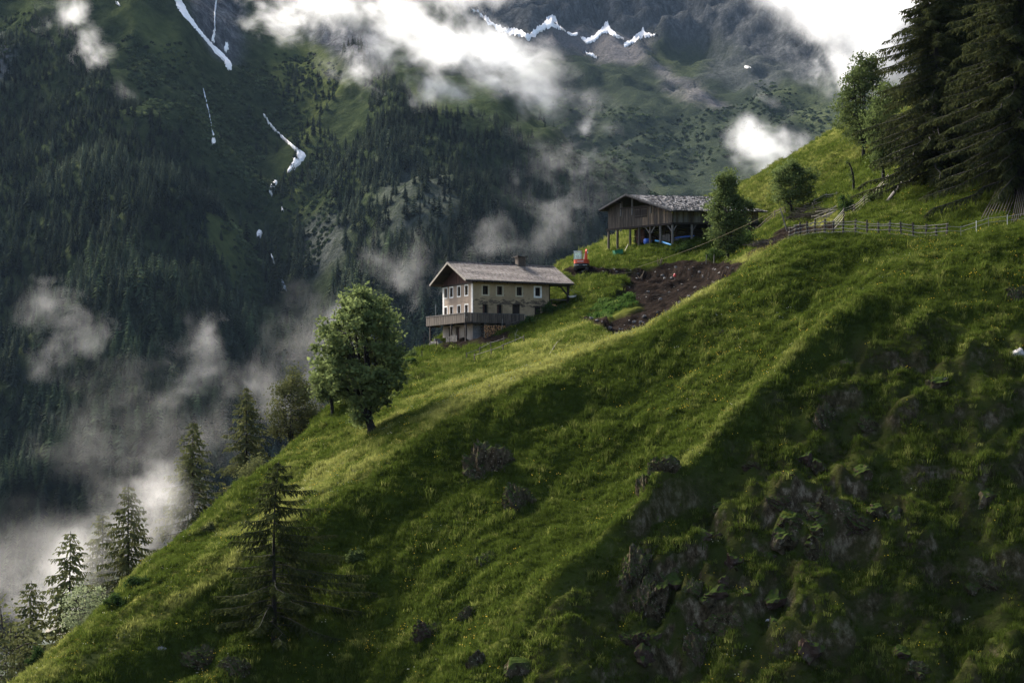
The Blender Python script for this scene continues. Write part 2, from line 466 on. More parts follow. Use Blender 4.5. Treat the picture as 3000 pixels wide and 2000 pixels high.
def ground_material():
    m, nt, b = new_mat('meadow_ground'); p = pos(nt)
    n1 = noise(nt, 0.11, 5, 0.6, p); n2 = noise(nt, 0.9, 6, 0.7, p); n3 = noise(nt, 4.0, 5, 0.7, p)
    g = ramp(nt, n1, [(0.35, (0.024,0.033,0.006)), (0.65, (0.050,0.064,0.010))])
    g = mix(nt, mth(nt,'MULTIPLY',n2,0.6), g, (0.014,0.020,0.005))
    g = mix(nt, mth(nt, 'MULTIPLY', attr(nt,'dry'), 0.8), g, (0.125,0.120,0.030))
    hb = mix(nt, n2, (0.013,0.013,0.006), (0.034,0.032,0.012))
    hmask = mth(nt,'MULTIPLY', attr(nt,'heath'), ramp(nt, noise(nt,0.35,5,0.6,p), [(0.35,gray(0.25)),(0.62,gray(1))]))
    g = mix(nt, hmask, g, hb)
    rkc = ramp(nt, noise(nt, 1.6, 8, 0.75, mapv(nt, p, (1,1,0.45))), [(0.36,(0.010,0.0075,0.0045)),(0.5,(0.052,0.038,0.022)),(0.64,(0.16,0.128,0.088))])
    st = N(nt,'ShaderNodeNewGeometry'); sep = N(nt,'ShaderNodeSeparateXYZ'); nt.links.new(st.outputs['Normal'], sep.inputs[0])
    steep = ramp(nt, mth(nt,'ADD', sep.outputs[2], mth(nt,'MULTIPLY',mth(nt,'SUBTRACT',n2,0.5),0.5)), [(0.42,gray(1)),(0.58,gray(0))])
    g = mix(nt, mth(nt,'MULTIPLY', steep, mth(nt,'MAXIMUM', attr(nt,'rocky'), mth(nt,'MULTIPLY',attr(nt,'heath'),0.7))), g, rkc)
    dc = ramp(nt, n2, [(0.3,(0.005,0.0038,0.0032)),(0.55,(0.013,0.0100,0.0082)),(0.75,(0.034,0.0245,0.0195))])
    dc = mix(nt, ramp(nt, n3, [(0.68,gray(0)),(0.72,gray(1))]), dc, (0.05,0.042,0.037))
    g = mix(nt, attr(nt,'dirt'), g, dc)
    nt.links.new(g, b.inputs['Base Color']); b.inputs['Specular IOR Level'].default_value = 0.0
    bump(nt, b, mth(nt,'ADD', n2, mth(nt,'MULTIPLY', n3, 0.5)), 0.8, 0.35)
    return m
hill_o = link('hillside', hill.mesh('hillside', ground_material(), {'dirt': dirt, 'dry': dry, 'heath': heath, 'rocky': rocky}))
tag(hill_o, 'steep grassy alpine hillside with a farm on it', None, None, 'structure')

# what the photograph shows of the hill: nearest distance per cell of a coarse picture
ZB = np.full((205, 305), 1e9)
_i = np.clip((PYg/10).astype(int)+2, -1, 205); _j = np.clip((PXg/10).astype(int)+2, -1, 305)
_ok = (_i >= 0) & (_i < 205) & (_j >= 0) & (_j < 305)
np.minimum.at(ZB, (_i[_ok], _j[_ok]), GY[_ok])
def seen(x, y, z, tol=5.0):
    a, b = topx(x, y, z); i = (a/10).astype(int)+2; j = (b/10).astype(int)+2
    ok = (i >= 0) & (i < 305) & (j >= 0) & (j < 205)
    return ok & (y < ZB[np.clip(j,0,204), np.clip(i,0,304)] + tol)
def G(px, py, ymin=None, ymax=None): return Vector(hill.hit(px, py, ymin, ymax))
def gz(x, y): return float(hill.at(x, y))

# ------------------------------------------------------------------ mountains across the valley
mt_px = [
 (-300,-300,2450),(-300,500,1850),(-300,1000,1560),(-300,1400,1340),(-300,2000,1120),
 (0,-300,2420),(0,0,2180),(0,500,1820),(0,1000,1530),(0,1400,1320),(0,2000,1100),
 (250,-250,2350),(250,100,2060),(250,500,1720),(300,900,1430),(300,1300,1240),(300,1700,1080),
 (450,0,2150),(480,300,1850),(500,600,1600),(520,900,1430),(560,1200,1290),(600,1500,1170),
 (560,40,2230),(620,400,1880),(680,700,1690),(720,950,1560),(800,1250,1400),(900,1600,1250),
 (640,-100,2500),(680,190,2250),(700,350,2120),(780,380,2150),(860,440,2120),(800,570,1960),(770,700,1830),(810,850,1720),(870,1000,1620),
 (900,250,2260),(880,80,2450),(850,-200,2750),(950,400,2050),(980,550,1870),(960,750,1700),(1000,950,1560),(1100,1200,1420),
 (1020,180,2240),(1150,250,2120),(1130,450,1830),(1150,650,1640),(1180,850,1500),(1300,1100,1380),(1050,-50,2500),(1100,-300,2800),
 (1250,220,2150),(1300,350,1950),(1330,550,1730),(1360,750,1590),(1450,1000,1450),
 (1480,290,2130),(1500,450,1900),(1540,650,1720),(1580,850,1590),
 (1650,440,2010),(1720,600,1850),(1760,780,1740),(1850,540,2000),(1900,700,1900),(2050,650,2020),(2100,900,1900),
]
mt_pts = [px3(*p) for p in mt_px]
for px, py, Y in ((1250,220,2150),(1480,290,2130),(1650,440,2010),(1850,540,2000),(2050,650,2020)):
    x, y, z = px3(px, py, Y)
    for d, drop in ((60, 25), (220, 150), (500, 330)): mt_pts.append((x+d*0.5, y+d, z-drop))
for px, py, Y in ((1020,180,2240),(880,80,2450)):
    x, y, z = px3(px, py, Y); mt_pts.append((x+120, y+250, z+90))
mt = Field(mt_pts, 30.0, -1150, 900, 1040, 2900, 8.0, 1e-3)
MX, MY = mt.GX, mt.GY
MPX, MPY = topx(MX, MY, mt.Z)
mt.Z += 15*fbm(MX*0.008, MY*0.0035, 61, 4, 0.55, True) + 5*fbm(MX*0.02, MY*0.014, 62, 4, 0.55) - 8
MPX, MPY = topx(MX, MY, mt.Z)
wb = 30*fbm(MX*0.01, MY*0.01, 65, 4)
def sm(poly, k=2): return soft(inpoly(MPX+wb, MPY+wb, poly), k)
m_rock = np.maximum.reduce([sm([(520,-100),(560,60),(640,180),(700,180),(720,60),(700,-100)]), sm([(880,60),(1000,40),(1120,100),(1100,200),(1020,190),(900,110)]),
    sm([(-100,80),(60,120),(50,260),(-100,280)]), 0.35*sm([(1100,480),(1330,480),(1380,700),(1100,760)]), 0.5*sm([(860,650),(1010,620),(1000,800),(880,800)]), 0.8*sm([(770,950),(900,930),(900,1100),(800,1100)])])
m_mead = np.maximum.reduce([sm([(780,120),(900,60),(1010,200),(1060,260),(960,340),(880,520),(860,600),(780,520),(900,380),(780,240)]), sm([(330,30),(520,60),(560,200),(480,180)]), sm([(590,630),(700,650),(740,760),(640,800),(590,720)]), sm([(790,560),(900,470),(940,520),(820,640)]), 0.7*sm([(1180,250),(1330,280),(1330,330),(1230,330)])])

def mountain_material(name, far=False):
    m, nt, b = new_mat(name); p = pos(nt)
    n1 = noise(nt, 0.012, 6, 0.6, p); n2 = noise(nt, 0.055, 7, 0.7, p); n3 = noise(nt, 0.22, 5, 0.7, p)
    g = ramp(nt, n2, [(0.3,(0.014,0.022,0.011)),(0.5,(0.034,0.046,0.020)),(0.7,(0.066,0.078,0.034))])
    md = ramp(nt, n2, [(0.3,(0.046,0.060,0.022)),(0.6,(0.092,0.108,0.036)),(0.8,(0.13,0.122,0.058))])
    g = mix(nt, attr(nt,'meadow'), g, md)
    rkc = ramp(nt, noise(nt, 0.05, 9, 0.78, mapv(nt, p, (1.6,1.0,0.45))), [(0.34,(0.026,0.026,0.030)),(0.5,(0.095,0.095,0.102)),(0.66,(0.22,0.215,0.215))])
    g = mix(nt, mth(nt,'MULTIPLY',attr(nt,'rock'), ramp(nt, n3, [(0.3,gray(0.5)),(0.5,gray(1))])), g, rkc)
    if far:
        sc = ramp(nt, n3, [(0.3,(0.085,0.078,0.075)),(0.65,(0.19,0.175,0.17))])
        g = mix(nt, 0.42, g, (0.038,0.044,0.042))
        g = mix(nt, attr(nt,'scree'), g, sc)
    nt.links.new(g, b.inputs['Base Color']); b.inputs['Specular IOR Level'].default_value = 0.0
    bump(nt, b, mth(nt,'ADD', n2, mth(nt,'MULTIPLY', n3, 0.6)), 1.0, 9.0)
    return m
mto = link('mountainside', mt.mesh('mountainside', mountain_material('mountainside_ground'), {'rock': m_rock, 'meadow': m_mead}))
tag(mto, 'steep dark mountainside across the valley with gullies', None, None, 'structure')

wall_px = [(x, y, Y) for x, col_ in (
 (300, ((-400,4600),(0,3600),(300,3100),(700,2700))), (900, ((-500,4700),(-100,3900),(150,3500),(500,3000),(800,2750))),
 (1300, ((-500,4500),(-100,4020),(60,3860),(180,3650),(320,3350),(500,3050),(800,2700))),
 (1600, ((-500,4550),(-150,4150),(80,3950),(150,3780),(230,3500),(400,3150),(560,2900),(800,2650))),
 (1900, ((-500,4600),(-150,4200),(60,4000),(130,3880),(220,3650),(330,3350),(480,3000),(700,2650))),
 (2200, ((-500,4500),(-150,4100),(80,3850),(200,3650),(330,3300),(450,3000),(600,2700),(800,2500))),
 (2500, ((-500,4300),(-150,3900),(80,3600),(250,3300),(400,3000),(600,2650))), (2900, ((-500,4000),(0,3500),(400,2900),(700,2600)))) for y, Y in col_]
wl = Field([px3(*p) for p in wall_px], 60.0, -1400, 1700, 2350, 4700, 14.0, 1e-3)
WX, WY = wl.GX, wl.GY
wl.Z += 26*fbm(WX*0.004, WY*0.003, 71, 5, 0.55, True) + 9*fbm(WX*0.016, WY*0.010, 72, 4, 0.6)
WPX, WPY = topx(WX, WY, wl.Z)
wl.Z += np.clip((170-WPY)/100, 0, 1)*30*fbm(WX*0.013, WY*0.005, 75, 5, 0.6, True)
WPX, WPY = topx(WX, WY, wl.Z)
wb2 = 24*fbm(WX*0.006, WY*0.006, 76, 5)
def sw(poly, k=2): return soft(inpoly(WPX+wb2, WPY+wb2, poly), k)
w_rock = np.maximum.reduce([sw([(-500,-2000),(3600,-2000),(3600,60),(2500,250),(2380,250),(2280,200),(2150,150),(1960,110),(1900,100),(1850,110),(1700,90),(1600,80),(1500,120),(1350,40),(900,140),(-500,200)]), 0.7*sw([(2080,140),(2280,160),(2300,260),(2060,240)])])
w_scree = np.maximum.reduce([sw([(1500,110),(1620,70),(1780,100),(1900,110),(1890,160),(1990,230),(2120,300),(2080,310),(1900,200),(1760,175),(1640,150),(1540,130)],1), sw([(1930,255),(2010,265),(2070,320),(1960,270)],1)])
w_mead = np.maximum(0.8*sw([(1880,170),(2050,130),(2110,230),(2000,230)]), sw([(2260,250),(2420,300),(2520,420),(2440,400),(2330,380),(2300,300)]))
wlo = link('mountain_wall', wl.mesh('mountain_wall', mountain_material('mountain_wall_ground', True), {'rock': w_rock, 'meadow': w_mead, 'scree': w_scree}))
tag(wlo, 'far rocky mountain wall with scree below its cliffs', None, None, 'structure')
# valley floor that carries on between and beneath the slopes
vf = MB(); vf.poly([(-2300,-50,-640),(2500,-50,-640),(2500,5100,-640),(-2300,5100,-640)])
tag(vf.build('valley_floor', bpy.data.materials['mountainside_ground']), 'dark valley floor below the slopes', None, None, 'structure')

# ------------------------------------------------------------------ the farmhouse
def planks_mat(name, c1, c2, rough=0.85): return simple(name, c1, c2, 1.2, rough, (6, 6, 0.7), 0.3)
M = {}
M['old_wood'] = planks_mat('weathered_wood', (0.100,0.076,0.058), (0.036,0.027,0.021))
M['grey_wood'] = planks_mat('grey_wood', (0.16,0.145,0.13), (0.065,0.055,0.050))
M['dark_wood'] = planks_mat('dark_wood', (0.040,0.028,0.022), (0.015,0.011,0.009))
M['red_wood'] = planks_mat('reddish_wood', (0.070,0.028,0.020), (0.028,0.012,0.009))
M['tan_wood'] = planks_mat('tan_wood', (0.24,0.165,0.105), (0.09,0.062,0.042))
M['pale_wood'] = simple('pale_wood', (0.27,0.235,0.19), (0.13,0.11,0.09), 4)
M['white_trim'] = simple('white_trim', (0.72,0.69,0.64), (0.50,0.47,0.43), 2.5)
M['glass'] = simple('dark_window_glass', (0.012,0.013,0.015), (0.008,0.008,0.009), 2, 0.12)
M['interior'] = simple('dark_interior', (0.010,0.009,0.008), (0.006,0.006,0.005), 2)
M['curtain'] = simple('curtain_cloth', (0.10,0.05,0.035), (0.05,0.022,0.016), 3)
M['metal'] = simple('grey_metal', (0.20,0.20,0.21), (0.10,0.10,0.10), 5, 0.5)
M['stone'] = simple('stone', (0.17,0.155,0.145), (0.06,0.054,0.05), 4, 0.9, (1,1,1), 0.4)
M['log_end'] = simple('cut_log_end', (0.50,0.25,0.105), (0.28,0.13,0.055), 6)
M['bark'] = simple('bark', (0.050,0.038,0.030), (0.020,0.015,0.012), 2.0, 0.95, (3,3,0.5), 0.6)

def plaster(name, base, stain, stone_, amount):
    m, nt, b = new_mat(name); o = objco(nt)
    big = noise(nt, 0.55, 5, 0.6, mapv(nt, o, (1,1,0.7))); fine = noise(nt, 5.0, 6, 0.7, o)
    c = ramp(nt, big, [(0.3, stain), (0.62, base)])
    streak = noise(nt, 1.3, 6, 0.72, mapv(nt, o, (0.9,0.9,2.2)), 0.6)
    z = N(nt, 'ShaderNodeSeparateXYZ'); nt.links.new(o, z.inputs[0])
    zone = ramp(nt, mth(nt, 'ABSOLUTE', mth(nt, 'SUBTRACT', z.outputs[2], 5.15)), [(0.0, gray(1)), (1.0, gray(0.0))])
    crack = ramp(nt, mth(nt, 'ADD', streak, mth(nt, 'MULTIPLY', zone, amount)), [(0.62, gray(0)), (0.70, gray(1))])
    c = mix(nt, crack, c, stone_)
    c = mix(nt, mth(nt,'MULTIPLY',fine,0.30), c, stain)
    nt.links.new(c, b.inputs['Base Color']); bump(nt, b, mth(nt,'ADD',fine,mth(nt,'MULTIPLY',streak,1.0)), 0.35, 0.06)
    return m
M['side_plaster'] = plaster('tan_plaster', (0.36,0.262,0.155), (0.20,0.140,0.082), (0.055,0.042,0.032), 0.20)
M['gable_plaster'] = plaster('grey_plaster', (0.31,0.232,0.170), (0.21,0.155,0.113), (0.12,0.09,0.068), -0.2)
M['base_plaster'] = plaster('cellar_plaster', (0.29,0.245,0.205), (0.13,0.105,0.085), (0.07,0.06,0.05), 0.0)

def tile_mat():
    m, nt, b = new_mat('roof_tiles'); p = objco(nt)
    n = noise(nt, 2.6, 2, 0.5, mapv(nt, p, (1.5,0.5,0.5))); n2 = noise(nt, 0.5, 5, 0.6, p)
    c = ramp(nt, n, [(0.35,(0.080,0.060,0.050)),(0.52,(0.150,0.119,0.101)),(0.7,(0.21,0.176,0.156))])
    c = mix(nt, ramp(nt, n2, [(0.45,gray(0)),(0.7,gray(0.55))]), c, (0.085,0.072,0.058))
    c = mix(nt, ramp(nt, noise(nt, 1.1, 5, 0.7, p), [(0.60,gray(0)),(0.72,gray(0.8))]), c, (0.055,0.048,0.036))
    nt.links.new(c, b.inputs['Base Color']); b.inputs['Roughness'].default_value = 0.7
    return m
M['tiles'] = tile_mat()

TH = R(27)
HX, HY = (1385-1500)/F*225, 225.0
HZ0 = 8.45
house = empty('farmhouse', (HX, HY, HZ0), TH)
tag(house, 'old plastered farmhouse with tiled gable roof and a wooden balcony around it', 'house')
HL, HW = 10.9, 9.0
EZ, RZ = 8.17, 10.27          # roof height above the long wall, at the ridge
pit = (RZ-EZ)/(HW/2)

def wall_with_holes(name, length, z0, z1, holes, mat, axis, depth=0.45, inner=None):
    """a wall in its own plane with real openings; axis 'x' is the long side (y=0), 'y' the gable (x=0)"""
    xs = sorted({0, length, *[h[0] for h in holes], *[h[1] for h in holes]})
    zs = sorted({z0, z1, *[h[2] for h in holes], *[h[3] for h in holes]})
    mb = MB()
    def P(t, d, z): return (t, d, z) if axis == 'x' else (d, t, z)
    for i in range(len(xs)-1):
        for j in range(len(zs)-1):
            cx, cz = (xs[i]+xs[i+1])/2, (zs[j]+zs[j+1])/2
            if any(h[0] < cx < h[1] and h[2] < cz < h[3] for h in holes): continue
            mb.poly([P(xs[i],0,zs[j]), P(xs[i+1],0,zs[j]), P(xs[i+1],0,zs[j+1]), P(xs[i],0,zs[j+1])])
    for a, b_, c, d in holes:
        for p, q in (((a,c),(b_,c)), ((b_,c),(b_,d)), ((b_,d),(a,d)), ((a,d),(a,c))):
            mb.poly([P(p[0],0,p[1]), P(q[0],0,q[1]), P(q[0],depth,q[1]), P(p[0],depth,p[1])])
    return mb.build(name, mat, house, fixn=False)

hx_side = [(1.40,2.16,6.12,7.22),(3.42,4.18,6.12,7.22),(6.22,6.98,6.12,7.22),(8.90,9.62,6.12,7.22),
           (1.42,2.12,3.55,4.86),(3.44,4.14,3.55,4.86),(5.60,6.72,2.72,4.92),(8.82,9.72,3.30,4.72)]
hx_gab = [(c-0.42,c+0.42,z0,z1) for c in (1.84,4.07,6.35,8.10) for z0, z1 in ((6.10,7.30),(3.35,4.85))]
hx_base = [(1.75,2.45,0.95,1.95),(4.0,5.0,0.0,2.05),(6.1,7.1,0.0,2.05)]
wall_with_holes('long_wall', HL, 2.55, EZ-0.05, hx_side, M['side_plaster'], 'x')
wall_with_holes('gable_wall', HW, 2.55, 7.62, hx_gab, M['gable_plaster'], 'y')
wall_with_holes('cellar_gable_wall', HW, -1.5, 2.55, hx_base, M['base_plaster'], 'y')
mb = MB()
mb.poly([(0,0,-1.5),(HL,0,-1.5),(HL,0,2.55),(0,0,2.55)])
mb.build('cellar_side_wall', M['stone'], house, fixn=False)
mb = MB()
mb.poly([(HL,0,-1.0),(HL,HW,-1.0),(HL,HW,EZ),(HL,HW/2,RZ-0.1),(HL,0,EZ)]); mb.poly([(0,HW,-1.5),(HL,HW,-1.5),(HL,HW,EZ),(0,HW,EZ)])
mb.build('rear_wall', M['side_plaster'], house, fixn=False)
# the dark rooms behind the openings: one lining a little way inside the walls
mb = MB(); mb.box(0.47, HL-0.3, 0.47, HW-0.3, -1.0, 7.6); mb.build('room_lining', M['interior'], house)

def window(t, z0, z1, w, axis, trimw, trim, mullion=True, curtain=False):
    def P(a, d, z): return (a, d, z) if axis == 'x' else (d, a, z)
    def bx(mb, a0, a1, d0, d1, c0, c1):
        p = P(a0, d0, c0); q = P(a1, d1, c1)
        mb.box(min(p[0],q[0]), max(p[0],q[0]), min(p[1],q[1]), max(p[1],q[1]), min(p[2],q[2]), max(p[2],q[2]))
    a0, a1 = t-w/2, t+w/2
    s = MB()       # painted plaster surround, 2 cm proud of the wall
    k = trimw
    bx(s, a0-k, a0, -0.02, 0.03, z0-k, z1+k); bx(s, a1, a1+k, -0.02, 0.03, z0-k, z1+k)
    bx(s, a0, a1, -0.02, 0.03, z1, z1+k); bx(s, a0, a1, -0.035, 0.03, z0-k, z0)
    so_ = s.build('window', M[trim], house)
    f = MB()
    for q0, q1, r0, r1 in ((a0,a0+.06,z0,z1),(a1-.06,a1,z0,z1),(a0+.06,a1-.06,z0,z0+.06),(a0+.06,a1-.06,z1-.06,z1)):
        bx(f, q0, q1, 0.20, 0.25, r0, r1)
    if mullion: bx(f, (a0+a1)/2-.025, (a0+a1)/2+.025, 0.20, 0.25, z0+.06, z1-.06); bx(f, a0+.06, (a0+a1)/2-.025, 0.20, 0.25, z0+(z1-z0)*.62, z0+(z1-z0)*.62+.04)
    f.build('window_frame', M['dark_wood'], so_)
    g = MB(); bx(g, a0+.06, a1-.06, 0.252, 0.262, z0+.06, z1-.06); g.build('pane', M['glass'], so_)
    if curtain:
        c = MB(); bx(c, a0+.1, a0+(a1-a0)*.42, 0.235, 0.245, z0+.1, z1-.1); c.build('curtain', M['curtain'], so_)
M['tan_trim'] = simple('pale_window_plaster', (0.47,0.40,0.28), (0.35,0.29,0.20), 3)
for i, (a, b_, c, d) in enumerate(hx_side):
    if i in (0,1,2,3): window((a+b_)/2, c, d, b_-a, 'x', 0.17 if i < 3 else 0.22, 'tan_trim' if i < 3 else 'white_trim', True, i in (1,))
    elif i in (4,5): window((a+b_)/2, c, d, b_-a, 'x', 0.04, 'dark_wood', True, True)
for i, (a, b_, c, d) in enumerate(hx_gab): window((a+b_)/2, c, d, b_-a, 'y', 0.15, 'white_trim', True, i % 3 == 0)
def door(a, b_, c, d, axis, mat):
    o = MB(); n = 5; w = (b_-a)/n
    for k in range(n):
        if axis == 'x': o.box(a+k*w+.01, a+(k+1)*w-.01, 0.22, 0.27+0.01*(k%2), c, d)
        else: o.box(0.22, 0.27+0.01*(k%2), a+k*w+.01, a+(k+1)*w-.01, c, d)
    dr = o.build('door', mat, house)
    h = MB()
    if axis == 'x': h.box(b_-.18, b_-.13, 0.17, 0.22, c+1.0, c+1.12)
    else: h.box(0.17, 0.22, b_-.18, b_-.13, c+1.0, c+1.12)
    h.build('handle', M['metal'], dr)
    ln = MB()
    if axis == 'x': ln.box(a-.22, b_+.22, -0.03, 0.2, d, d+.14)
    else: ln.box(-0.03, 0.2, a-.15, b_+.15, d, d+.14)
    ln.build('lintel', M['dark_wood'], dr)
door(*hx_side[6], 'x', M['dark_wood']); door(*hx_side[7], 'x', M['dark_wood'])
door(*hx_base[1], 'y', M['red_wood']); door(*hx_base[2], 'y', M['red_wood'])
window(2.1, 0.95, 1.95, 0.7, 'y', 0.05, 'dark_wood')
for a, b_ in ((0.0, 0.48), (HW-0.48, HW)):      # white corner bands
    mb = MB(); mb.box(-0.025, 0.05, a - (0.02 if a == 0 else 0), b_, 2.6, 7.6); mb.build('corner_band', M['white_trim'], house)
mb = MB(); mb.box(-0.02, 0.04, 0.485, HW-0.485, 5.28, 5.36); mb.build('string_course', M['gable_plaster'], house)

# roof: deck, tile courses, boards at the edges
OX0, OX1, OY = -1.42, 14.0, 0.95
def roof_z(y): return RZ + 0.06 - abs(y-HW/2)*pit
mb = MB()
for s in (0, 1):
    y0 = -OY if s == 0 else HW+OY
    mb.add([(OX0,y0,roof_z(y0)),(OX1,y0,roof_z(y0)),(OX1,HW/2,roof_z(HW/2)),(OX0,HW/2,roof_z(HW/2)),
            (OX0,y0,roof_z(y0)-.12),(OX1,y0,roof_z(y0)-.12),(OX1,HW/2,roof_z(HW/2)-.12),(OX0,HW/2,roof_z(HW/2)-.12)],
           [(0,1,2,3),(4,5,6,7),(0,1,5,4),(1,2,6,5),(3,0,4,7)])
roof = mb.build('roof', M['dark_wood'], house)
tb = MB(); nr, nc = 17, 60
for s in (0, 1):
    for r in range(nr):
        for c in range(nc):
            u0 = OX0 + (OX1-OX0)*c/nc; u1 = u0 + (OX1-OX0)/nc*0.94
            yy = [(-OY + (HW/2+OY)*k) for k in (r/nr, (r+1)/nr)]
            if s: yy = [HW - v for v in yy]
            j = rnd.uniform(-.012, .018); sg = 0.02*math.sin(c*0.21)+0.015*math.sin(r*0.8+c*.1)
            za, zb = roof_z(yy[0])+.075+j+sg, roof_z(yy[1])+.03+j+sg
            um = (u0+u1)/2
            tb.add([(u0,yy[0],za),(um,yy[0],za+.035),(u1,yy[0],za),(u0,yy[1],zb),(um,yy[1],zb+.035),(u1,yy[1],zb),(u0,yy[0],za-.06),(um,yy[0],za-.025),(u1,yy[0],za-.06)],
                   [(0,1,4,3),(1,2,5,4),(6,7,1,0),(7,8,2,1)])
tl = tb.build('roof_tiles', M['tiles'], roof, fixn=False); tl['kind'] = 'stuff'
mb = MB(); n = 40
for i in range(n):
    a = OX0 + (OX1-OX0)*i/n; mb.tube([(a, HW/2, RZ+.12+.01*(i%2)), (a+(OX1-OX0)/n*1.04, HW/2, RZ+.14+.01*(i%2))], 0.12, 6)
mb.build('ridge_tiles', M['tiles'], roof)['kind'] = 'stuff'
for nm, x in (('front', OX0-.03), ('rear', OX1+.03)):
    for s in (0, 1):
        y0 = -OY-.02 if s == 0 else HW+OY+.02
        mb = MB(); mb.bar((x, y0, roof_z(y0)-.02), (x, HW/2, roof_z(HW/2)-.0), 0.05, 0.26)
        mb.build('barge_board', M['pale_wood'], roof)
for s in (0, 1):
    y0 = -OY-.05 if s == 0 else HW+OY+.05
    mb = MB(); mb.tube([(OX0, y0, roof_z(y0)-.06), (OX1, y0, roof_z(y0)-.10)], 0.075, 7); mb.build('gutter', M['dark_wood'], roof)
for i in range(14):          # rafter tails under the eaves
    x = OX0+.5 + i*1.08
    mb = MB(); mb.bar((x,-OY+.05,roof_z(-OY)-.19),(x,0.1,roof_z(0.1)-.19),.12,.14); mb.build('rafter', M['dark_wood'], house)
# boarded gable triangle under the roof, set back
for i in range(26):
    y = 0.02 + i*(HW-.04)/26; w = (HW-.04)/26
    top = min(roof_z(y), roof_z(y+w))-.16
    if top < 7.68: continue
    mb = MB(); mb.box(0.02+.02*(i%2), 0.07+.02*(i%2), y, y+w-.015, 7.62, top); mb.build('gable_board', M['red_wood'], house)
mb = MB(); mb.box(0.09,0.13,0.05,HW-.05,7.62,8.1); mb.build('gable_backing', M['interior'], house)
for y in (0.0, 2.2, HW/2, 6.8, HW):  # purlins carrying the overhang
    mb = MB(); zz = roof_z(y)-.28; mb.box(OX0+.15, 0.0, y-.09, y+.09, zz-.1, zz+.1); mb.build('purlin', M['dark_wood'], house)
mb = MB(); mb.box(-.12,0.0,-.2,HW+.2,7.46,7.66); mb.build('gable_beam', M['dark_wood'], house)
# chimney
ch = MB()
for k in range(7):
    for a in range(3):
        j = rnd.uniform(-.03,.03)
        ch.box(8.55+a*.37, 8.9+a*.37+j, 4.12+j, 4.95, 10.0+k*.2, 10.19+k*.2)
chm = ch.build('chimney', M['old_wood'], house)
cp = MB(); cp.box(8.38,9.82,3.95,5.1,11.40,11.52); cp.box(8.5,8.75,4.1,4.9,11.52,11.60); cp.build('chimney_cap', M['dark_wood'], chm)
# open porch at the uphill end: posts, braces, tie beam
for x, y in ((13.5,-.35),(13.5,HW*.55),(11.4,HW*.5),(12.4,HW*.9)):
    p = (HX + x*math.cos(TH) - y*math.sin(TH), HY + x*math.sin(TH) + y*math.cos(TH))
    zb = gz(*p) - HZ0 - .3
    mb = MB(); mb.box(x-.13,x+.13,y-.13,y+.13,zb,roof_z(y)-.2); mb.build('porch_post', M['dark_wood'], house)
for sx in (-1, 1):
    mb = MB(); mb.bar((13.5,-.35,5.9+.4),(13.5+sx*1.2,-.35,7.5),.16,.16); mb.build('brace', M['dark_wood'], house) if sx < 0 else None
mb = MB(); mb.box(HL,OX1-.2,-.45,-.2,7.42,7.62); mb.build('eaves_beam', M['dark_wood'], house)

# balcony round the gable and along the long side
BF = 2.62
bal = MB()
bal.box(-1.65, 0.0, -1.15, HW+1.6, BF-.12, BF); bal.box(0.0, 6.7, -1.15, 0.0, BF-.12, BF)
balc = bal.build('balcony', M['dark_wood'], house)
def brd(name, a, b_, z0, z1, w, mat):
    a = Vector((*a, 0)); b_ = Vector((*b_, 0)); d = (b_-a); n = max(1, int(d.length/w)); d /= n
    for i in range(n):
        q = MB(); p0 = a + d*i + d*.05; p1 = a + d*(i+1) - d*.05
        nn = Vector((d.y,-d.x,0)).normalized()*(.018+.014*(i % 2))
        zt = z1 + rnd.uniform(-.03,.03)
        q.add([(p0.x,p0.y,z0),(p1.x,p1.y,z0),(p1.x+nn.x,p1.y+nn.y,z0),(p0.x+nn.x,p0.y+nn.y,z0),(p0.x,p0.y,zt),(p1.x,p1.y,zt),(p1.x+nn.x,p1.y+nn.y,zt),(p0.x+nn.x,p0.y+nn.y,zt)],
              [(3,2,1,0),(4,5,6,7),(0,1,5,4),(1,2,6,5),(2,3,7,6),(3,0,4,7)])
        q.build(name, mat, balc)
brd('balcony_board', (-1.65,HW+1.6), (-1.65,-1.15), BF-.16, BF+1.02, .27, M['old_wood'])
brd('balcony_board', (-1.65,-1.15), (6.7,-1.15), BF-.16, BF+1.02, .27, M['old_wood'])
for a, b_ in (((-1.65,HW+1.6,BF+1.05),(-1.65,-1.15,BF+1.05)), ((-1.65,-1.15,BF+1.05),(6.7,-1.15,BF+1.05)), ((-1.65,HW+1.6,BF+1.05),(0,HW+1.6,BF+1.05))):
    q = MB(); q.bar(a, b_, .14, .09); q.build('handrail', M['grey_wood'], balc)
for y in (-1.0, 2.2, 5.5, HW+1.3):
    q = MB(); q.bar((-1.6,y,BF-.2),(0.3,y,BF-.2),.16,.18); q.build('balcony_beam', M['dark_wood'], balc)
for x in (1.2,3.4,5.6):
    q = MB(); q.bar((x,-1.1,BF-.2),(x,0.3,BF-.2),.16,.18); q.build('balcony_beam', M['dark_wood'], balc)
for x, y in ((-1.5,HW+.6),(-1.5,HW*.35),(-1.45,-1.0),(3.4,-1.0)):
    p = (HX + x*math.cos(TH) - y*math.sin(TH), HY + x*math.sin(TH) + y*math.cos(TH))
    q = MB(); q.box(x-.09,x+.09,y-.09,y+.09,gz(*p)-HZ0-.2,BF-.12); q.build('balcony_post', M['dark_wood'], balc)
for k in range(9):           # steps from the balcony down to the slope
    q = MB(); q.box(6.75+k*.24, 6.97+k*.24, -1.1, -.1, BF-.15-.10*k-.05, BF-.15-.10*k); q.build('step', M['grey_wood'], balc)
q = MB(); q.bar((6.7,-1.15,BF+1.0),(8.9,-1.15,BF-.1),.07,.09); q.build('stair_rail', M['grey_wood'], balc)
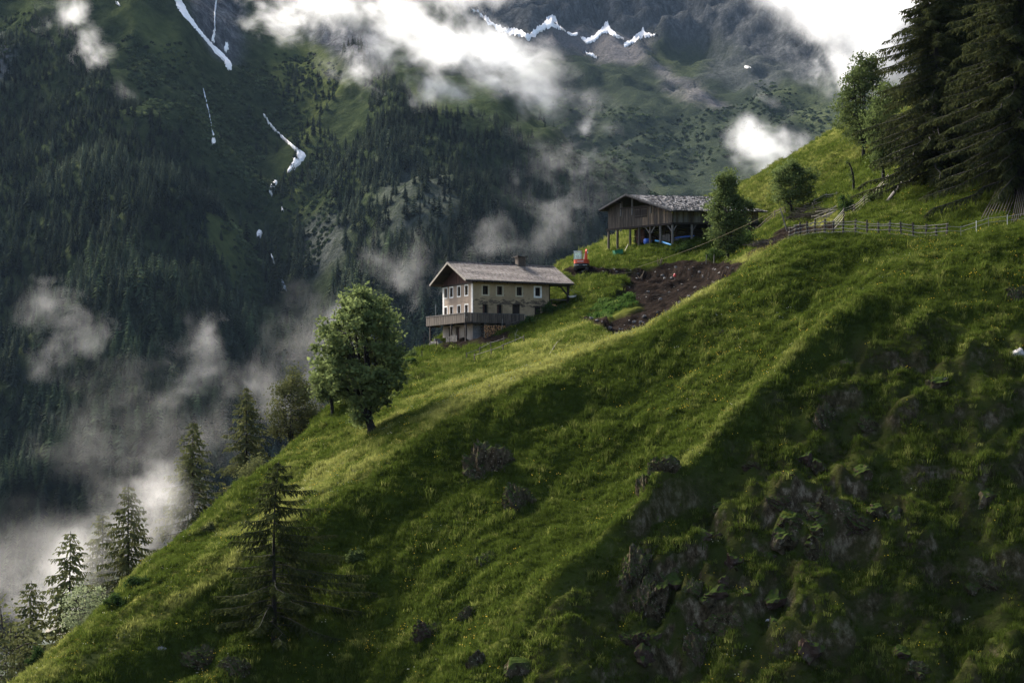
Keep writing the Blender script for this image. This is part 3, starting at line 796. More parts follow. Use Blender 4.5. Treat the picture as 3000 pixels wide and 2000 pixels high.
q = MB(); q.tube([(-1.55,HW-1.2,BF+1.0),(-1.55,HW-1.2,BF+2.6)],.03,5); q.build('pole', M['metal'], balc)

def hw(x, y, z=None):
    p = Vector((HX + x*math.cos(TH) - y*math.sin(TH), HY + x*math.sin(TH) + y*math.cos(TH), 0))
    p.z = gz(p.x, p.y) if z is None else HZ0 + z
    return p

# ------------------------------------------------------------------ the barn
TB = R(45)
RK = 0.072        # the old frame climbs with the slope
BX, BY, BZ0 = (1970-1500)/F*252, 252.0, 23.4
barn = empty('hay_barn', (BX, BY, BZ0), TB)
tag(barn, 'large weathered timber hay barn on posts with a shingle roof', 'barn')
def bw(x, y): return (BX + x*math.cos(TB) - y*math.sin(TB), BY + x*math.sin(TB) + y*math.cos(TB))
def bg(x, y): return gz(*bw(x, y)) - BZ0
BL, BW_ = 19.8, 12.1
YR = 7.7; ZE, ZR, ZF = 4.62, 7.55, 5.75
def broof(y):
    if y < YR:
        t = (YR-y)/(YR+.9); return ZR - (ZR-ZE)*(t*0.88+.12*math.sin(t*math.pi/2))
    return ZR - (ZR-ZF)*(y-YR)/(BW_+.8-YR)
ys = [-.9,.6,2.2,3.9,5.6,YR,8.9,10.6,BW_+.8]
def hipx(y): return max(0, (abs(y-YR)/8.3))*2.6
rm = MB(); vs = []
for dz in (0, -.16):
    for y in ys: vs += [(-1.3, y, broof(y)+dz-1.3*RK), (BL-1.6+hipx(y), y, broof(y)+dz+(BL-1.6+hipx(y))*RK)]
n = len(ys); fs = []
for i in range(n-1):
    fs.append((2*i,2*i+1,2*i+3,2*i+2)); fs.append((2*n+2*i,2*n+2*i+2,2*n+2*i+3,2*n+2*i+1))
    fs.append((2*i,2*i+2,2*n+2*i+2,2*n+2*i)); fs.append((2*i+1,2*n+2*i+1,2*n+2*i+3,2*i+3))
fs.append((0,2*n,2*n+1,1)); fs.append((2*n-2,2*n-1,4*n-1,4*n-2))
rm.add(vs, fs); broofo = rm.build('roof', M['dark_wood'], barn)
def shingle_mat():
    m, nt, b = new_mat('wood_shingles'); p = objco(nt)
    n = noise(nt, 5.5, 2, 0.5, mapv(nt, p, (1.2,0.8,0.8))); n2 = noise(nt, 0.4, 4, 0.6, p)
    c = ramp(nt, n, [(0.3,(0.20,0.182,0.174)),(0.5,(0.29,0.268,0.258)),(0.70,(0.39,0.365,0.355))])
    c = mix(nt, ramp(nt,n2,[(0.45,gray(0)),(0.7,gray(0.4))]), c, (0.12,0.105,0.090))
    nt.links.new(c, b.inputs['Base Color']); b.inputs['Roughness'].default_value = 0.65
    return m
M['shingle'] = shingle_mat()
sb = MB()
yy = -.95
while yy < BW_+.8:
    st = .42
    x = -1.35 + rnd.uniform(0,.2); xe = BL-1.5+hipx(yy+.2)
    while x < xe:
        w = rnd.uniform(.16,.34); j = rnd.uniform(.0,.07); tw = rnd.uniform(-.025,.025)
        if yy < YR: a, b_ = yy, min(yy+st*1.35, YR+.05); up = 1
        else: a, b_ = yy+st, max(yy-st*.35, YR-.05); up = 1
        za, zb = broof(a)+.06+j+x*RK, broof(b_)+.015+x*RK
        o = rnd.uniform(-.06,.06)
        sb.add([(x,a+o,za+tw),(x+w*.96,a+o,za-tw),(x+w*.96,b_,zb),(x,b_,zb),(x,a+o,za+tw-.045),(x+w*.96,a+o,za-tw-.045)],
               [(0,1,2,3),(4,5,1,0)])
        x += w
    yy += st
tl = sb.build('roof_shingles', M['shingle'], broofo, fixn=False); tl['kind'] = 'stuff'
# gable boards
BB = 2.85
nb = 46
for i in range(nb):
    y = BW_*i/nb; w = BW_/nb; top = min(broof(y), broof(y+w)) - .22
    topc = min(top, 5.6 if 3.4 < y < 8.6 else 5.0 + (top-5.0)*1.0)
    if 5.6 < y < 9.2 : topc = min(top-.2, 5.62)
    bot = BB + rnd.uniform(-.06,.06)
    q = MB(); d = .03+.03*(i % 2)+rnd.uniform(0,.015)
    q.box(-d-.03, -d, y+.01, y+w-.01, bot, topc); q.build('wall_board', M['tan_wood'] if (rnd.random() < .55 and y < 5.5) else M['old_wood'], barn)
nb = 62
for i in range(nb):
    x = BL*i/nb; w = BL/nb
    q = MB(); d = .02+.02*(i % 2)
    q.box(x+.01, x+w-.01, -d-.03, -d, BB+.05+x*RK+rnd.uniform(-.05,.05), broof(0)-.15+x*RK); q.build('wall_board', M['grey_wood'] if rnd.random() < .6 else M['old_wood'], barn)
for i in range(20):
    y = 0.1 + i*.58
    q = MB(); q.box(BL-.02, BL+.03, y, y+.55, -1.0, broof(y)-.2+BL*RK); q.build('wall_board', M['old_wood'], barn)
for i in range(30):       # lower boards of the uphill half of the long side
    x = 13.5 + i*.25
    q = MB(); q.box(x+.01, x+.24, 0.02+.02*(i%2), 0.05+.02*(i%2), bg(x, 0)-.3, BB+.02+x*RK); q.build('wall_board', M['old_wood'], barn)
mb = MB(); mb.prism([(0.25,BB+.02),(BL-.3,BB+.02+BL*RK),(BL-.3,BB+.16+BL*RK),(0.25,BB+.16)],'y',0.25,BW_-.2); mb.build('hay_floor', M['dark_wood'], barn)
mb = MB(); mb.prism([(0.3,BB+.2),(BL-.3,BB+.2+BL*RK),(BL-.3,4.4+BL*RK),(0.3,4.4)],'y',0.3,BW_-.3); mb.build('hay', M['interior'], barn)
# the hatch doors in the gable
for a, b_ in ((4.6,5.75),(5.8,6.95)):
    q = MB()
    for k in range(4): q.box(-.14,-.10,a+k*(b_-a)/4+.01,a+(k+1)*(b_-a)/4-.01,4.15,5.55)
    hd = q.build('hatch_door', M['dark_wood'], barn)
    q = MB(); q.box(-.17,-.14,a,b_,4.35,4.45); q.box(-.17,-.14,a,b_,5.25,5.35); q.build('batten', M['old_wood'], hd)
# beams and posts
for a, b_, s in (((-.1,-.3,BB-.02),(-.1,BW_+.3,BB-.02),.26), ((-.4,-.05,BB+.0),(BL,-.05,BB+BL*RK),.24), ((-.15,0,ZE-.1),(-.15,BW_,ZE-.1),.0)):
    if s: q = MB(); q.bar(a, b_, s, s); q.build('beam', M['dark_wood'], barn)
for y in (3.9,7.4,9.6):
    q = MB(); q.box(-.22,-.02,y-.1,y+.1,4.6,broof(y)-.15); q.build('gable_strut', M['grey_wood'], barn)
q = MB(); q.bar((-.2,3.2,5.7),(-.2,9.6,5.7),.14,.16); q.build('tie_beam', M['dark_wood'], barn)
for s, y in ((0,-.6),(1,BW_+.5)):
    q = MB(); q.bar((-1.28,-.9 if not s else BW_+.8,broof(-.9 if not s else BW_+.8)-.08),(-1.28,YR,ZR-.05),.05,.24); q.build('barge_board', M['grey_wood'], broofo)
for y in (0.1,2.5,5.0,YR,9.6,BW_-.1):
    q = MB(); q.box(-1.25,0.1,y-.1,y+.1,broof(y)-.42,broof(y)-.2); q.build('purlin', M['dark_wood'], barn)
posts = [(0,0),(0,2.2),(0,4.1),(0,6.2),(0,7.9),(.2,BW_-1.6),(0,BW_-.05),(4.3,0),(8.7,0),(12.6,0),(3.0,4.0),(3.0,8.0),(6.0,5.5)]
for x, y in posts:
    q = MB(); zb = bg(x, y)-.4
    q.tube([(x,y,zb),(x+rnd.uniform(-.05,.05),y,(zb+BB)/2),(x,y,BB-.05+x*RK)], [.19,.17,.16], 8); q.build('post', M['grey_wood'] if y < 3 else M['old_wood'], barn)
for x, y, dx, dy in ((0,0,0,1),(0,4.1,0,1),(0,4.1,0,-1),(4.3,0,1,0),(8.7,0,-1,0),(0,0,1,0)):
    q = MB(); q.bar((x,y,BB-1.2+x*RK),(x+dx*.95,y+dy*.95,BB-.1+x*RK),.13,.13); q.build('brace', M['grey_wood'], barn)
# log walls of the stable within
for k in range(9):
    z = bg(5.0,6.0)-.2 + k*.33
    if z > BB-.2: break
    q = MB(); q.tube([(3.0,1.9,z),(15,1.9,z)], .17, 6); q.build('log', M['dark_wood'], barn)
    q = MB(); q.tube([(3.2,1.7,z+.1),(3.2,9.8,z+.1)], .17, 6); q.build('log', M['dark_wood'], barn)
# ------------------------------------------------------------------ trees
M['bark_dark'] = simple('dark_bark', (0.020,0.016,0.013), (0.008,0.007,0.006), 2.0, 0.95, (3,3,0.5), 0.6)
M['larch_near'] = leaf_mat('larch_needles', (0.046,0.054,0.018), (0.014,0.018,0.007), 0.35, 0.5, 0.25)
M['larch_big'] = leaf_mat('larch_needles_dark', (0.050,0.056,0.020), (0.018,0.022,0.010), 0.3, 0.35, 0.4)
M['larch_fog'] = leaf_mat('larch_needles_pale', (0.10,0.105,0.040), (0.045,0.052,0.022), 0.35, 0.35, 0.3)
M['maple_leaf'] = leaf_mat('maple_leaves', (0.150,0.182,0.066), (0.046,0.064,0.022), 0.4, 1.1, 0.2)
M['leaf_green'] = leaf_mat('broad_leaves', (0.100,0.128,0.044), (0.036,0.052,0.017), 0.35, 0.5, 0.3)
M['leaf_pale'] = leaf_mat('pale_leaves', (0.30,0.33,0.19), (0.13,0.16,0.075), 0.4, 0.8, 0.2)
M['leaf_bush'] = leaf_mat('bush_leaves', (0.045,0.075,0.020), (0.018,0.032,0.010), 0.3, 0.8, 0.4)
M['conifer_far'] = leaf_mat('forest_conifer', (0.052,0.068,0.034), (0.012,0.019,0.012), 0.15, 0.008, 1.0)
M['conifer_stuff'] = leaf_mat('forest_conifers_instanced', (0.086,0.104,0.064), (0.019,0.028,0.020), 0.15, 0.008, 0.9, 'tint')
M['shrub_stuff'] = leaf_mat('alder_shrubs', (0.100,0.128,0.060), (0.032,0.048,0.024), 0.15, 0.01, 0.9, 'tint')

def leaves_np(centres, size, rng, droop=0.3, aspect=0.8):
    """one bent quad per centre, facing any way"""
    n = len(centres); c = np.asarray(centres)
    sz = size*rng.uniform(0.6, 1.35, n)[:, None]
    a = rng.normal(size=(n,3)); a[:,2] *= 0.6; a /= np.linalg.norm(a, axis=1)[:,None]
    b = rng.normal(size=(n,3)); b -= a*(a*b).sum(1)[:,None]; b /= np.linalg.norm(b, axis=1)[:,None]
    dn = np.array([0,0,-droop])
    p0 = c - a*sz*.5; p2 = c + a*sz*.5 + dn*sz; p1 = c - b*sz*.5*aspect + dn*sz*.3; p3 = c + b*sz*.5*aspect + dn*sz*.3
    V = np.stack([p0,p1,p2,p3],1).reshape(-1,3); Q = np.arange(4*n).reshape(n,4)
    return V, Q

def broadleaf(seed, h, rx, rz, zc, trunk_r, clumps, per, leaf, fork=0.22, lean=0.0, limbs=8, noisy=0.25, cr=0.75, spread=None):
    """trunk with limbs and a crown of separate leaves, as two meshes"""
    rng = np.random.default_rng(seed); r_ = random.Random(seed)
    tr = MB(); f = h*fork
    base = [(0,0,-.6),(lean*.1,0,f*.35),(lean*.3,.05,f*.75),(lean*.45,0,f)]
    tr.tube(base, [trunk_r*1.5, trunk_r*1.05, trunk_r*.9, trunk_r*.85], 9)
    top = Vector(base[-1]); paths = []
    for i in range(limbs):
        az = 6.283*i/limbs + r_.uniform(-.3,.3); el = r_.uniform(.12, .9) if i else 0
        ex = rx*.85*el*math.cos(az); ey = rx*.85*el*math.sin(az)
        ez = zc + rz*.8*math.sqrt(max(0.05, 1-el*el))*r_.uniform(.8,1.0)
        if i % 4 == 3: ez = zc - rz*r_.uniform(0,.35); ex *= 1.1; ey *= 1.1
        e = Vector((ex+lean, ey, ez)); m = top.lerp(e, .45); m.x += (ex-m.x)*.25; m.y += (ey-m.y)*.25
        pts = [tuple(top + Vector((0,0,-f*.25*(i%3)/2))), tuple(top.lerp(m,.5)+Vector((r_.uniform(-.2,.2),r_.uniform(-.2,.2),.1))), tuple(m), tuple(m.lerp(e,.55)+Vector((r_.uniform(-.3,.3),r_.uniform(-.3,.3),.2))), tuple(e)]
        tr.tube(pts, [trunk_r*.55, trunk_r*.42, trunk_r*.3, trunk_r*.18, trunk_r*.06], 6, cap=False)
        for k in range(1,5):
            a = Vector(pts[k-1]); b_ = Vector(pts[k])
            for q in range(3): paths.append((a.lerp(b_, q/3), trunk_r*(.42-.09*k)))
    cl = []
    while len(cl) < clumps:
        v = rng.normal(size=3); v /= np.linalg.norm(v); rr = rng.uniform(0.35,1)**0.45
        s_ = 1 + noisy*math.sin(v[0]*5+seed)*math.cos(v[1]*4+v[2]*3+seed*.7)
        wz = 1.0
        if v[2] < 0: wz = 0.9
        p = np.array([v[0]*rx*s_*rr + lean, v[1]*rx*s_*rr, zc + v[2]*rz*wz*rr*(1+noisy*.5*math.sin(v[0]*7+seed))])
        if spread is not None: p[:2] = (p[:2]-[lean,0])*spread(p[2]/h) + [lean,0]
        if p[2] < h*.08: continue
        cl.append(p)
    cs = []
    for p in cl:
        P = Vector(p); best = min(paths, key=lambda q: (q[0]-P).length + (3 if q[0].z > P.z+.3 else 0))
        m = best[0].lerp(P, .5) + Vector((0,0,.15))
        tr.tube([tuple(best[0]), tuple(m), tuple(P)], [min(.09,best[1]+.02), .04, .012], 4, cap=False)
        k = int(per*r_.uniform(.6,1.3))
        q = rng.normal(size=(k,3))*np.array([cr,cr,cr*.62])*rng.uniform(.55,1.1) + p
        cs.append(q)
    V, Q = leaves_np(np.concatenate(cs), leaf, rng)
    return tr, V, Q

def larch(seed, h, r_base, nbr, trunk_r, twigs, z0=0.05, droop=0.25, hang=0.7, gaps=0.0, side=None, nz=4, top_bend=0.0, shape=0.85, lw=0.028):
    """larch: straight trunk, tiers of limbs that sag and lift at the tip, hanging needle twigs"""
    rng = np.random.default_rng(seed); r_ = random.Random(seed)
    tr = MB()
    zs = [-.8, h*.1, h*.3, h*.55, h*.8, h]
    def tx(z): return top_bend*max(0,(z/h-.72))**1.5*8
    tr.tube([(tx(z)+r_.uniform(-.04,.04), r_.uniform(-.04,.04), z) for z in zs], [trunk_r*1.35, trunk_r, trunk_r*.8, trunk_r*.52, trunk_r*.25, .015], 8)
    tv = []
    for i in range(nbr):
        t = z0 + (1-z0)*(i+r_.random())/nbr; t = min(t, .985); z = h*t
        if r_.random() < gaps: continue
        az = i*2.399 + r_.uniform(-.5,.5)
        L = r_base*((1-t)**shape)*r_.uniform(.6,1.15) + .25
        if side is not None: L *= side(az, t)
        up = .25*(t-.35)
        d = Vector((math.cos(az), math.sin(az), 0)); p = Vector((tx(z),0,z)); pts = [p.copy()]; k = 6
        for s_ in range(1, k+1):
            q = s_/k; sag = -droop*L*(q**1.4) + .10*L*max(0,q-.6)*2.2 + up*L*q
            pts.append(p + d*L*q + Vector((r_.uniform(-.04,.04)*L, r_.uniform(-.04,.04)*L, sag)))
        rb = max(.012, trunk_r*.20*(1-t)+.012)
        tr.tube([tuple(a) for a in pts], [rb*(1-.88*j/k) for j in range(k+1)], 4, cap=False)
        nt = max(5, int(twigs*L/r_base*r_.uniform(.8,1.2)))
        perp = Vector((-d.y, d.x, 0))
        for w in range(nt):
            q = .10+.90*(w+r_.random())/nt; j = min(int(q*k), k-1); a = pts[j].lerp(pts[j+1], q*k-j)
            sd = 1 if w % 2 else -1
            ln = hang*r_.uniform(.45,1.2)*(1-.45*q)*(0.55+.45*min(1,L/2.5))
            out = perp*sd*r_.uniform(.15,.95) + d*r_.uniform(.1,.7) + Vector((0,0,-r_.uniform(.25,1.1)))
            out.normalize()
            e = a + out*ln; mid = a.lerp(e,.5) + Vector((0,0,.06*ln))
            wd = lw*r_.uniform(.7,1.5)*(1+ln)
            # needle tufts: small blades set along the twig
            for c in range(nz):
                f0 = c/nz; f1 = (c+1.25)/nz
                s0 = a.lerp(mid,f0*2) if f0 < .5 else mid.lerp(e,f0*2-1); s1 = a.lerp(e,min(f1,1.05))
                ax = Vector((r_.uniform(-1,1),r_.uniform(-1,1),r_.uniform(-.5,.5))).normalized()*wd*1.6
                tv.append((s0-ax*.7, s0+ax*.7, s1+ax*.35-Vector((0,0,.02)), s1-ax*.35))
    V = np.array([[tuple(p) for p in q] for q in tv], float).reshape(-1,3); Q = np.arange(len(V)).reshape(-1,4)
    return tr, V, Q

def place_tree(name, parts, base, label, cat, bark, leaf, group=None, rz=0.0, sc=1.0, crown='crown'):
    tr, V, Q = parts
    e = empty(name, base, rz); e.scale = (sc,)*3
    tag(e, label, cat, group)
    t = tr.build('trunk', bark, e, True, fixn=False)
    c = link(crown, np_mesh(crown, V, Q, leaf, False), e); c['kind'] = 'stuff'
    return e
def again(src, loc, label, rz=0.0, sc=1.0, name=None):
    e = src.copy(); col.objects.link(e); e.location = loc; e.rotation_euler = (0,0,rz); e.scale = (sc,)*3 if not hasattr(sc,'__len__') else sc
    e['label'] = label
    for ch in src.children:
        c = ch.copy(); col.objects.link(c); c.parent = e
    return e

# big sycamore below the house
b = G(1092, 1272)
msp = lambda t: 0.62+0.5*min(1, max(0,(t-.05)/.3)) if t < .4 else 1.05
place_tree('maple_tree', broadleaf(3, 15.0, 3.75, 6.8, 7.6, .42, 300, 62, .36, .10, -1.0, 13, .28, .5, msp), b, 'large round leafy maple standing alone on the slope below the farmhouse', 'tree', M['bark_dark'], M['maple_leaf'])
b = G(975, 1216)
place_tree('ash_tree', broadleaf(5, 6.6, 2.0, 2.7, 3.9, .2, 90, 60, .26, .2, -.3, 6, .2, .5), b, 'small rounded tree half hidden on the valley side of the large maple', 'tree', M['bark_dark'], M['maple_leaf'])

# young larch in front
b = G(803, 1880)
sidef = lambda az, t: 1.0 + 0.28*math.cos(az) + (0.25 if t < .3 else 0)
place_tree('larch_tree', larch(11, 14.6, 8.4, 84, .2, 165, .09, .19, .95, .04, sidef, 4, .35, .76, .031), b, 'open branched dark young larch standing closest on the lower slope', 'tree', M['bark_dark'], M['larch_near'])

# trees in the mist on the valley side
def valley_base(px, py, Y): return Vector(px3(px, py, Y))
def on_hill(px, Y):
    x = (px-1500)/F*Y; return Vector((x, Y, gz(x, Y)))
lf = larch(21, 13, 4.5, 120, .17, 60, .03, .28, .8, .03, None, 3, 0, .8, .045)
def tree_by(px, topy, Y, H0=13.0):
    """stand a tree on the ground at this distance so that its tip reaches the given row"""
    g = on_hill(px, Y); zt = (HZ-topy)/F*Y
    return g, max(.35, (zt-g.z)/H0)
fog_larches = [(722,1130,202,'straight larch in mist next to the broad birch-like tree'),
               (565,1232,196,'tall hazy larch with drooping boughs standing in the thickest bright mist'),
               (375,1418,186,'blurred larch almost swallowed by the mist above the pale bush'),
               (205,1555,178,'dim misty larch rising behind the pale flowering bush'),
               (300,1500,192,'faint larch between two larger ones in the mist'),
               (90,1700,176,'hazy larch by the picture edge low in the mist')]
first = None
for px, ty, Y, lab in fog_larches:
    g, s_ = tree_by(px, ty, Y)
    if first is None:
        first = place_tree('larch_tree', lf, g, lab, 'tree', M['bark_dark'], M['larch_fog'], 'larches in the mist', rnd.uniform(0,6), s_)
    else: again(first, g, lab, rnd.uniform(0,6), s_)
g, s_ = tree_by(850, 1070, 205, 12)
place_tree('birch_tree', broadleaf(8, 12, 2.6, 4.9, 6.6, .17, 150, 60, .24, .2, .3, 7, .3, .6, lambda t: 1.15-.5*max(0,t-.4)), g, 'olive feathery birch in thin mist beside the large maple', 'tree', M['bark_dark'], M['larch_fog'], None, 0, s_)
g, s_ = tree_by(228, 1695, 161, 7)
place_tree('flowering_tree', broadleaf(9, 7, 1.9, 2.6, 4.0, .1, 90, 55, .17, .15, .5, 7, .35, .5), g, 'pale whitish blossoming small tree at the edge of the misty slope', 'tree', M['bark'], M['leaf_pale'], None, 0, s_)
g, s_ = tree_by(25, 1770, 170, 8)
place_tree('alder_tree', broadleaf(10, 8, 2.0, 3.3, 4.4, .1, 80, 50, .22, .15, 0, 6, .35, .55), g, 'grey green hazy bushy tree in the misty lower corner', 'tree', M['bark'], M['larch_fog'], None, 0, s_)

def bush(name, px, py, r, h, label, leaf='leaf_bush', seed=1, n=40, per=45, ls=.16, at_=None, Y=None):
    rng = np.random.default_rng(seed)
    b_ = at_ if at_ is not None else G(px, py)
    cs = []; st = MB()
    for i in range(n):
        v = rng.normal(size=3); v /= np.linalg.norm(v); v[2] = abs(v[2]); q = v*rng.uniform(.3,1)**.5
        p = np.array([q[0]*r*(1+.3*math.sin(q[1]*4+seed)), q[1]*r, q[2]*h*(.85+.3*math.sin(q[0]*5+seed))])
        cs.append(rng.normal(size=(per,3))*min(r,h)*.16 + p)
        if i % 4 == 0: st.tube([(p[0]*.15,p[1]*.15,-.2),tuple(p*np.array([.5,.5,.6])),tuple(p)],[.04,.025,.01],4,cap=False)
    e = empty(name, b_); tag(e, label, 'bush' if 'tree' not in name else 'tree')
    V, Q = leaves_np(np.concatenate(cs), ls, rng); st.build('stem', M['bark'], e, fixn=False)
    c = link('foliage', np_mesh('foliage', V, Q, M[leaf], False), e); c['kind'] = 'stuff'
    return e
bush('bush', 112, 1935, .75, 1.1, 'dark rounded bush on the edge at the bottom corner of the meadow', seed=2)
bush('bush', 345, 1770, 1.0, .8, 'low dark bush on the slope edge below the misty larches', seed=3)
bush('bush', 405, 1712, .9, .75, 'low bush next above another along the misty slope edge', seed=4)
bush('bush', 1042, 1640, .75, .85, 'small bush with bright leaf tips on the dark slope by the near larch', 'leaf_green', seed=5)
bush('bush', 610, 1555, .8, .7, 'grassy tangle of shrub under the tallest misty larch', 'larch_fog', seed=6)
bush('bush', 745, 1405, 1.8, 2.2, 'brownish twiggy shrub behind the tip of the near larch', 'larch_fog', seed=7, n=60, at_=on_hill(745,178))
bush('bush', 1210, 1050, .9, .9, 'green bush on the edge between maple and farmhouse', 'leaf_green', seed=8)
bush('bush', 1615, 912, 1.5, 1.0, 'dark low bush against the uphill corner of the farmhouse', seed=9)
bush('bush', 1560, 945, 1.3, .7, 'dark low growth beside the balcony steps', seed=10)
bush('bush', 1205, 1065, .8, .6, 'low dark clump of weeds at the slope edge below the corner posts', seed=12)
bush('bush', 1880, 715, 1.0, 1.2, 'dark shrub in front of the middle barn posts', seed=13)
bush('bush', 2010, 735, 1.8, 1.0, 'wide dark shrub growing on the bank below the barn', seed=14, n=60)
bush('bush', 2190, 715, 2.2, 1.5, 'broad leafy thicket on the bank right of the barn tree', seed=15, n=80, per=55)
bush('bush', 2110, 755, 2.0, 1.2, 'dark weedy thicket at the foot of the barn tree', seed=16, n=70)
bush('conical_shrub', 2478, 632, .95, 2.6, 'narrow dark pointed shrub next to the climbing rail fence', seed=17, n=60)
bush('bush', 2560, 590, 1.2, 1.3, 'light green bush by the top of the climbing rail fence', 'leaf_green', seed=18)
bush('bush', 2225, 665, .9, 1.3, 'green shrub between barn end and leaning pole', 'leaf_green', seed=19)

# by the barn and on the upper lawn
b = G(2133, 760)
place_tree('poplar_tree', broadleaf(31, 12.2, 2.35, 5.5, 5.9, .2, 230, 62, .27, .10, -.2, 9, .36, .5, lambda t: 1.05 if t < .62 else .62), b, 'upright dark green tree with twin tops in front of the barn', 'tree', M['bark_dark'], M['leaf_green'])
b = G(2318, 622)
place_tree('hazel_tree', broadleaf(33, 7.4, 2.6, 3.5, 3.6, .16, 140, 60, .26, .10, .1, 8, .5, .5, lambda t: 1.05-.35*max(0,t-.5)), b, 'dense rounded hazel tree on the lawn behind the brushwood pile', 'tree', M['bark_dark'], M['leaf_green'])
g = on_hill(2530, 262)
place_tree('ash_tree', broadleaf(35, 15.5, 4.0, 7.5, 7.6, .26, 270, 62, .30, .08, 0, 10, .3, .6, lambda t: 1.1-.65*max(0,t-.35)), g, 'tall pointed leafy ash on the skyline beside the big larches', 'tree', M['bark_dark'], M['leaf_green'])
g = on_hill(2588, 222)
place_tree('ash_tree', broadleaf(37, 12.5, 2.0, 5.6, 6.6, .2, 150, 60, .26, .14, 0, 8, .3, .6), g, 'slender leafy ash with pale trunk hugging the big larches', 'tree', M['bark_dark'], M['leaf_green'])
# broken old trunk on the lawn
b = G(2500, 562); t = MB(); t.tube([(0,0,-.4),(.05,0,1.2),(-.05,0,2.2),(-.25,.1,3.1),(-.55,0,3.7)], [.17,.15,.14,.11,.09], 7)
t.tube([(-.05,0,2.0),(-.3,.1,2.2)],[.06,.03],5); t.tube([(-.5,0,3.6),(-.95,0,3.75)],[.08,.03],5)
e = empty('tree_stump', b); tag(e, 'bare crooked broken tree trunk on the upper lawn', 'tree stump')
t.build('trunk', M['bark_dark'], e)
rng = np.random.default_rng(3); V, Q = leaves_np(np.concatenate([rng.normal(size=(60,3))*.22+np.array(p) for p in ((-.7,0,3.8),(-.15,0,1.6),(-.35,0,2.3))]), .2, rng)
link('foliage', np_mesh('foliage', V, Q, M['leaf_green'], False), e)['kind'] = 'stuff'

# the old larches above the fence
lb = larch(41, 27, 9.6, 250, .6, 170, .035, .40, 1.25, .05, None, 4, 0, .55, .034)
lc = larch(43, 25, 8.6, 220, .45, 160, .03, .40, 1.25, .04, None, 4, 0, .55, .034)
lr = [(2745, 200, lb, 'huge dark old larch with drooping boughs, outermost towards the valley', 1.0, .3),
      (2985, 185, None, 'massive old larch with a thick curved bare lower trunk', 1.12, 2.2),
      (2815, 212, lc, 'dark tall larch between the two huge larches above the fence', 1.05, 1.0),
      (2900, 225, None, 'shaded larch filling the gap behind the thick trunk', 1.1, 4.0),
      (3090, 205, None, 'dark larch cut by the picture edge behind the thick trunk', 1.15, 5.1),
      (3060, 232, None, 'dark larch far back at the picture edge', 1.2, .8),
      (2960, 250, None, 'dim larch deep in the stand', 1.2, 2.8),
      (2840, 262, None, 'dim larch deepest in the stand on the valley side', 1.2, 5.6),
      (2770, 240, None, 'shaded larch further up behind the valley side larch', 1.05, 3.1)]
srcs = {}
for i, (px, Y, parts, lab, s_, rz) in enumerate(lr):
    g = on_hill(px, Y)
    if parts is not None:
        srcs[i] = place_tree('larch_tree', parts, g, lab, 'tree', M['bark_dark'], M['larch_big'], 'old larches above the fence', rz, s_)
    else:
        again(srcs[0] if i in (1,4) else srcs[2], g, lab, rz, s_)

# ------------------------------------------------------------------ forest across the valley
def conifer(seed, slim=1.0, tiers=11):
    """one far conifer of unit height: ragged drooping tiers round a stem"""
    r_ = random.Random(seed); vs = []; fs = []
    def tri(*p): b_ = len(vs); vs.extend(p); fs.append((b_, b_+1, b_+2))
    for t in range(tiers):
        q = t/tiers; z = .06+.92*q; rad = .25*slim*((1-q)**.72)*r_.uniform(.85,1.15)+.006
        n = 8 if q < .6 else 6; ph = r_.random()*6
        for k in range(n):
            a = ph + 6.283*k/n + r_.uniform(-.2,.2); rr = rad*r_.uniform(.6,1.25); w = 6.283/n*.62
            zt = z + .09*(1-q*.4); ze = z - rr*.35*r_.uniform(.3,1.4)
            ca, sa = math.cos(a), math.sin(a)
            l = (math.cos(a-w)*rr*.5, math.sin(a-w)*rr*.5, z+.02); r2 = (math.cos(a+w)*rr*.5, math.sin(a+w)*rr*.5, z+.02)
            tri((0,0,zt), l, (ca*rr,sa*rr,ze)); tri((0,0,zt), (ca*rr,sa*rr,ze), r2)
    tri((.012,0,.9),(-.012,.01,.9),(0,0,1.03)); tri((.014,0,-.1),(-.014,0,-.1),(0,0,.5)); tri((0,.014,-.1),(0,-.014,-.1),(0,0,.5))
    return np.array(vs), np.array(fs)
rng = np.random.default_rng(77)
def jitter(x0,x1,y0,y1,st):
    gx, gy = np.meshgrid(np.arange(x0,x1,st), np.arange(y0,y1,st))
    gx = gx + rng.uniform(-.5,.5,gx.shape)*st; gy = gy + rng.uniform(-.5,.5,gy.shape)*st
    return gx.ravel(), gy.ravel()
fx, fy = jitter(-760, 700, 1090, 2450, 8.0)
fz = mt.at(fx, fy); fpx, fpy = topx(fx, fy, fz)
nn = fbm(fx*.012, fy*.012, 81, 4)
wx = fpx + 26*fbm(fx*.02, fy*.02, 82, 3); wy = fpy + 26*fbm(fx*.02, fy*.02, 83, 3)
left_f = inpoly(wx, wy, [(-80,190),(40,80),(160,30),(240,110),(330,230),(420,330),(520,420),(610,520),(660,600),(690,720),(640,800),(720,880),(800,980),(850,1100),(900,1250),(900,1700),(500,2100),(-80,2100)])
cent_f = inpoly(wx, wy, [(1000,120),(1120,180),(1230,290),(1330,330),(1450,330),(1600,470),(1780,580),(1880,660),(1900,1150),(1000,1300),(900,1150),(880,1000),(960,900),(1010,780),(1000,640),(960,560),(1010,470),(1080,330),(1060,220)])
patch = inpoly(wx, wy, [(800,180),(1000,230),(960,330),(800,330)]) | inpoly(wx, wy, [(900,330),(1010,420),(960,560),(880,520),(830,600),(790,560),(860,480)]) | inpoly(wx, wy, [(760,700),(900,640),(900,1050),(780,1050)])
dens = np.where(left_f, 1.0, 0) + np.where(cent_f, .95, 0)
dens = np.maximum(dens, np.where(patch, .45, 0))
